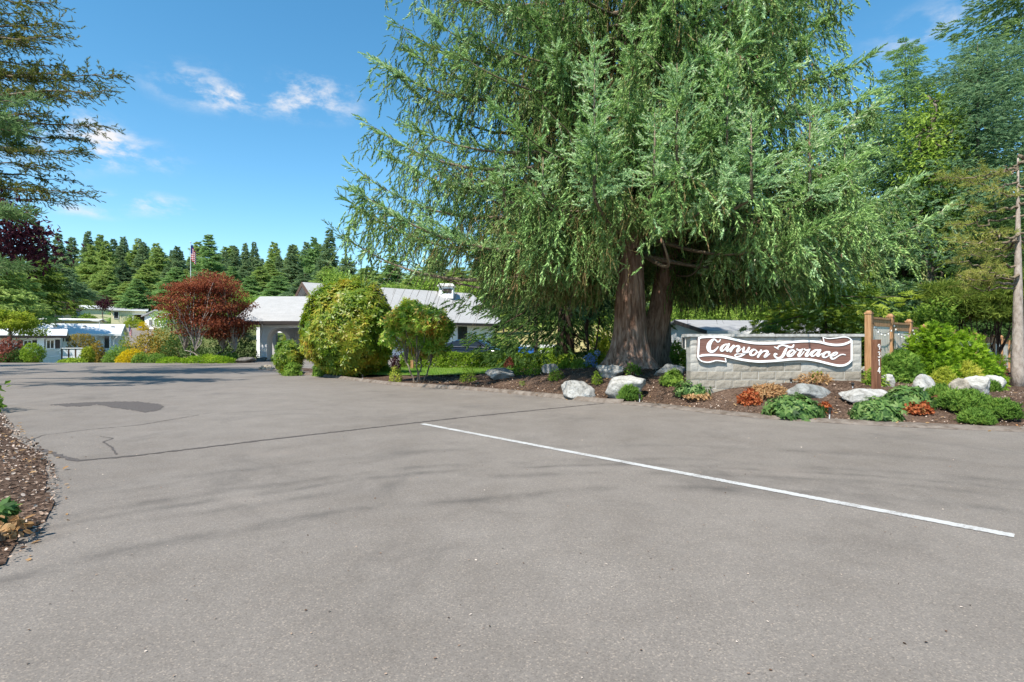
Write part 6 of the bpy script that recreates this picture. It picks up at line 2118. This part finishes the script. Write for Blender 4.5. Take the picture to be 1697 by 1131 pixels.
bush('wall_shrub', 'narrow bright green shrub touching the left end of the sign wall', 1128, 1142, 578, 606, 'yellowgreen', T_leaf, .09, 420, d=17, shape='ball')

# ================================================================== FOREST
def th(x, y):
    return float(terrain(x, y))


protos = []
for k, (mt, rad, dr, pw) in enumerate((('far_fir', 2.6, .28, .7), ('fir_light', 2.5, .35, .55), ('fir_mid', 2.3, .22, .75), ('far_fir', 2.0, .3, .6), ('fir_light', 3.0, .3, .5))):
    protos.append((mt, rad, dr, pw + .28))
proto_obj = {}


def forest_conifer(kind, label, px, d, top, wpx, group, i):
    x = pxl(px, d)
    b = th(x, d)
    h = H - (top - 565.5) / F * d - b
    key = (kind, i % 2)
    rad = wpx * .66 / F * d
    if key not in proto_obj:
        mt, rd, dr, pw = protos[kind]
        o = conifer('fir_tree', label, 10, 2.0, mt, nb=112, z0=.03, droop=dr, up=.12, sprig=.95, per=7, power=pw, seed=300 + kind * 10 + i % 2, T=T_sprig6, group=group)
        o.location = (x, d, b - .3)
        o.scale = (rad / 2.0, rad / 2.0, h / 10)
        proto_obj[key] = o
        return o
    return dup(proto_obj[key], (x, d, b - .3), (i * 1.7) % 6.28, (rad / 2.0, rad / 2.0, h / 10), label, group)


words = ['first', 'second', 'third', 'fourth', 'fifth', 'sixth', 'seventh', 'eighth', 'ninth', 'tenth', 'eleventh', 'twelfth']
sky1 = [(66, 372, 42, 0, 150), (97, 386, 36, 0, 190), (120, 392, 34, 3, 200), (146, 382, 34, 0, 185), (166, 387, 34, 1, 190), (188, 396, 36, 0, 210), (204, 391, 30, 3, 195), (229, 394, 34, 1, 190), (244, 408, 30, 2, 215), (263, 410, 44, 4, 165), (286, 413, 28, 3, 200)]
for i, (px, tp, w, kd, d) in enumerate(sky1):
    forest_conifer(kd, words[i] + ' fir from the left on the far skyline, left of the flagpole', px, d, tp, w, 'firs on the far skyline', i)
sky2 = [(300, 414, 26, 0, 205), (346, 387, 54, 2, 150), (372, 415, 34, 0, 190), (390, 407, 34, 0, 185), (406, 402, 26, 3, 200), (421, 400, 26, 3, 195), (447, 428, 40, 1, 170), (462, 424, 36, 0, 175), (484, 404, 40, 0, 165), (503, 414, 36, 2, 170), (520, 392, 38, 2, 160), (546, 380, 44, 0, 150)]
lab2 = {1: 'broad dark blue-green fir above the red maple, right of the flagpole'}
for i, (px, tp, w, kd, d) in enumerate(sky2):
    forest_conifer(kd, lab2.get(i, words[i] + ' fir from the flagpole on the far skyline, counting rightwards'), px, d, tp, w, 'firs on the far skyline', i + 20)
# lower, lighter trees below the skyline
mids = [(20, 430, 60, 1, 95), (52, 455, 50, 4, 100), (86, 432, 46, 2, 140), (112, 437, 40, 4, 135), (140, 462, 44, 4, 150), (178, 440, 40, 1, 160), (205, 430, 36, 0, 170), (212, 465, 40, 4, 140), (243, 436, 44, 4, 140), (278, 442, 44, 0, 150), (305, 445, 44, 1, 150), (330, 450, 50, 0, 140), (385, 440, 46, 2, 140), (408, 430, 46, 0, 145), (432, 440, 48, 1, 130), (460, 455, 60, 2, 110), (505, 450, 60, 0, 105), (545, 440, 70, 1, 100)]
for i, (px, tp, w, kd, d) in enumerate(mids):
    forest_conifer(kd, 'mid-height conifer on the wooded slope below the far skyline', px, d, tp, w, 'conifers on the wooded slope', i + 40)
rf = np.random.default_rng(77)
more = []
for i in range(26):
    px = 60 + i * 19.5 + rf.uniform(-7, 7)
    more.append((px, rf.uniform(398, 432), rf.uniform(28, 46), int(rf.choice([0, 1, 3, 4, 0])), rf.uniform(175, 235)))
for i in range(16):
    more.append((70 + i * 31 + rf.uniform(-9, 9), rf.uniform(438, 470), rf.uniform(44, 66), int(rf.choice([1, 4, 2])), rf.uniform(120, 150)))
for i, (px, tp, w, kd, d) in enumerate(more):
    forest_conifer(kd, 'mid-height conifer on the wooded slope below the far skyline', px, d, tp, w, 'conifers on the wooded slope', i + 140)
# trees behind clubhouse and spruces
fill = [(575, 425, 70, 0, 85), (610, 440, 80, 4, 80), (650, 420, 70, 2, 90), (690, 445, 80, 1, 80), (722, 410, 70, 0, 95), (760, 440, 80, 4, 82), (800, 415, 80, 2, 90), (838, 430, 90, 1, 84), (880, 390, 90, 0, 100), (925, 420, 90, 4, 95), (965, 380, 90, 0, 100), (1010, 400, 90, 1, 92), (1055, 380, 90, 2, 95), (1100, 400, 90, 4, 85), (1150, 380, 100, 0, 80), (1195, 410, 100, 1, 70), (1240, 370, 100, 2, 75), (1290, 380, 100, 0, 70), (1340, 360, 100, 1, 72), (1400, 340, 110, 0, 68), (1450, 350, 110, 4, 66), (1500, 380, 110, 2, 64), (1560, 330, 120, 0, 62), (1620, 300, 130, 0, 60), (1680, 320, 130, 2, 58), (1740, 300, 130, 0, 58)]
for i, (px, tp, w, kd, d) in enumerate(fill):
    forest_conifer(kd, 'background conifer glimpsed behind the clubhouse roof and the big spruces', px, d, tp, w, 'conifers behind the clubhouse and spruces', i + 80)
# broadleaf fillers
bp = None
bfill = [(555, 440, 80, 62), (600, 455, 60, 66), (655, 465, 80, 70), (705, 455, 90, 72), (745, 470, 80, 68), (790, 460, 80, 70), (835, 470, 60, 72), (1000, 480, 80, 60), (1050, 500, 80, 50), (1110, 500, 60, 48), (1150, 470, 90, 42), (1185, 490, 90, 38), (1225, 455, 100, 45), (1260, 490, 90, 40)]
for i, (px, tp, w, d) in enumerate(bfill):
    x = pxl(px, d)
    b = th(x, d)
    h = H - (tp - 565.5) / F * d - b
    lab = words[i] + ' leafy light green tree from the left behind the clubhouse roof' if i < 7 else words[i - 7] + ' leafy light green tree from the left behind the spruce trunks and sign wall'
    grp = 'leafy trees behind the clubhouse' if i < 7 else 'leafy trees behind the trunks'
    if i == 0:
        bp = broadleaf('broadleaf_tree', lab, 8, 3.2, 'broad', (x, d, b), 22, 4200, .34, 'bark_grey', .12, .9, grp, 401, blob=.40)
        bp.scale = (w / 2 / F * d / 3.2, w / 2 / F * d / 3.2, h / 8)
    else:
        s = w / 2 / F * d / 3.2
        dup(bp, (x, d, b), i * 2.1, (s, s, h / 8), lab, grp)
for i, (px, tp, w, d) in enumerate([(285, 500, 60, 72), (325, 488, 70, 76), (365, 492, 66, 72), (405, 480, 70, 70), (440, 490, 66, 66)]):
    x = pxl(px, d)
    b = th(x, d)
    h = H - (tp - 565.5) / F * d - b
    s = w / 2 / F * d / 3.2
    dup(bp, (x, d, b), i * 1.3 + .5, (s, s, h / 8), words[i] + ' rounded green tree from the left behind the red maple and entrance roof', 'green trees behind the red maple')
# left foreground-side trees beyond the road
x = pxl(28, 46)
broadleaf('maple_tree', 'yellow-green layered maple at the left edge above the white house', 5.0, 2.3, 'yellowgreen', (pxl(18, 44), 44, -.6), 24, 5200, .24, 'bark_grey', .25, .8, None, 411, pad=True, blob=.34)
cone_at('olive-green pine in the left middle distance', 40, 64, 425, 62, 'pine_green', 412, 'pine_tree', nb=56, z0=.55, droop=.2, up=.1, sprig=.85, per=14, power=.5)
cone_at('dark green pine beside the olive one at left', 92, 84, 440, 46, 'far_fir', 413, 'pine_tree', nb=50, z0=.6, droop=.2, up=.1, sprig=.95, per=14, power=.5)
for q, (x, y, h, lb) in enumerate([(-31, 16.5, 17, 'tall fir beyond the left edge shading the road, the nearer one'), (-37, 24, 19, 'tall fir beyond the left edge shading the road, the farther one')]):
    conifer('fir_tree', lb, h, 4.2, 'fir', nb=70, z0=.1, sprig=.7, per=10, loc=(x, y, -.1), seed=420 + q)
cone_at('loose green pine at the far left behind the layered maple', -6, 56, 420, 60, 'fir_light', 414, 'pine_tree', nb=64, z0=.35, droop=.2, up=.1, sprig=.8, per=14, power=.5)
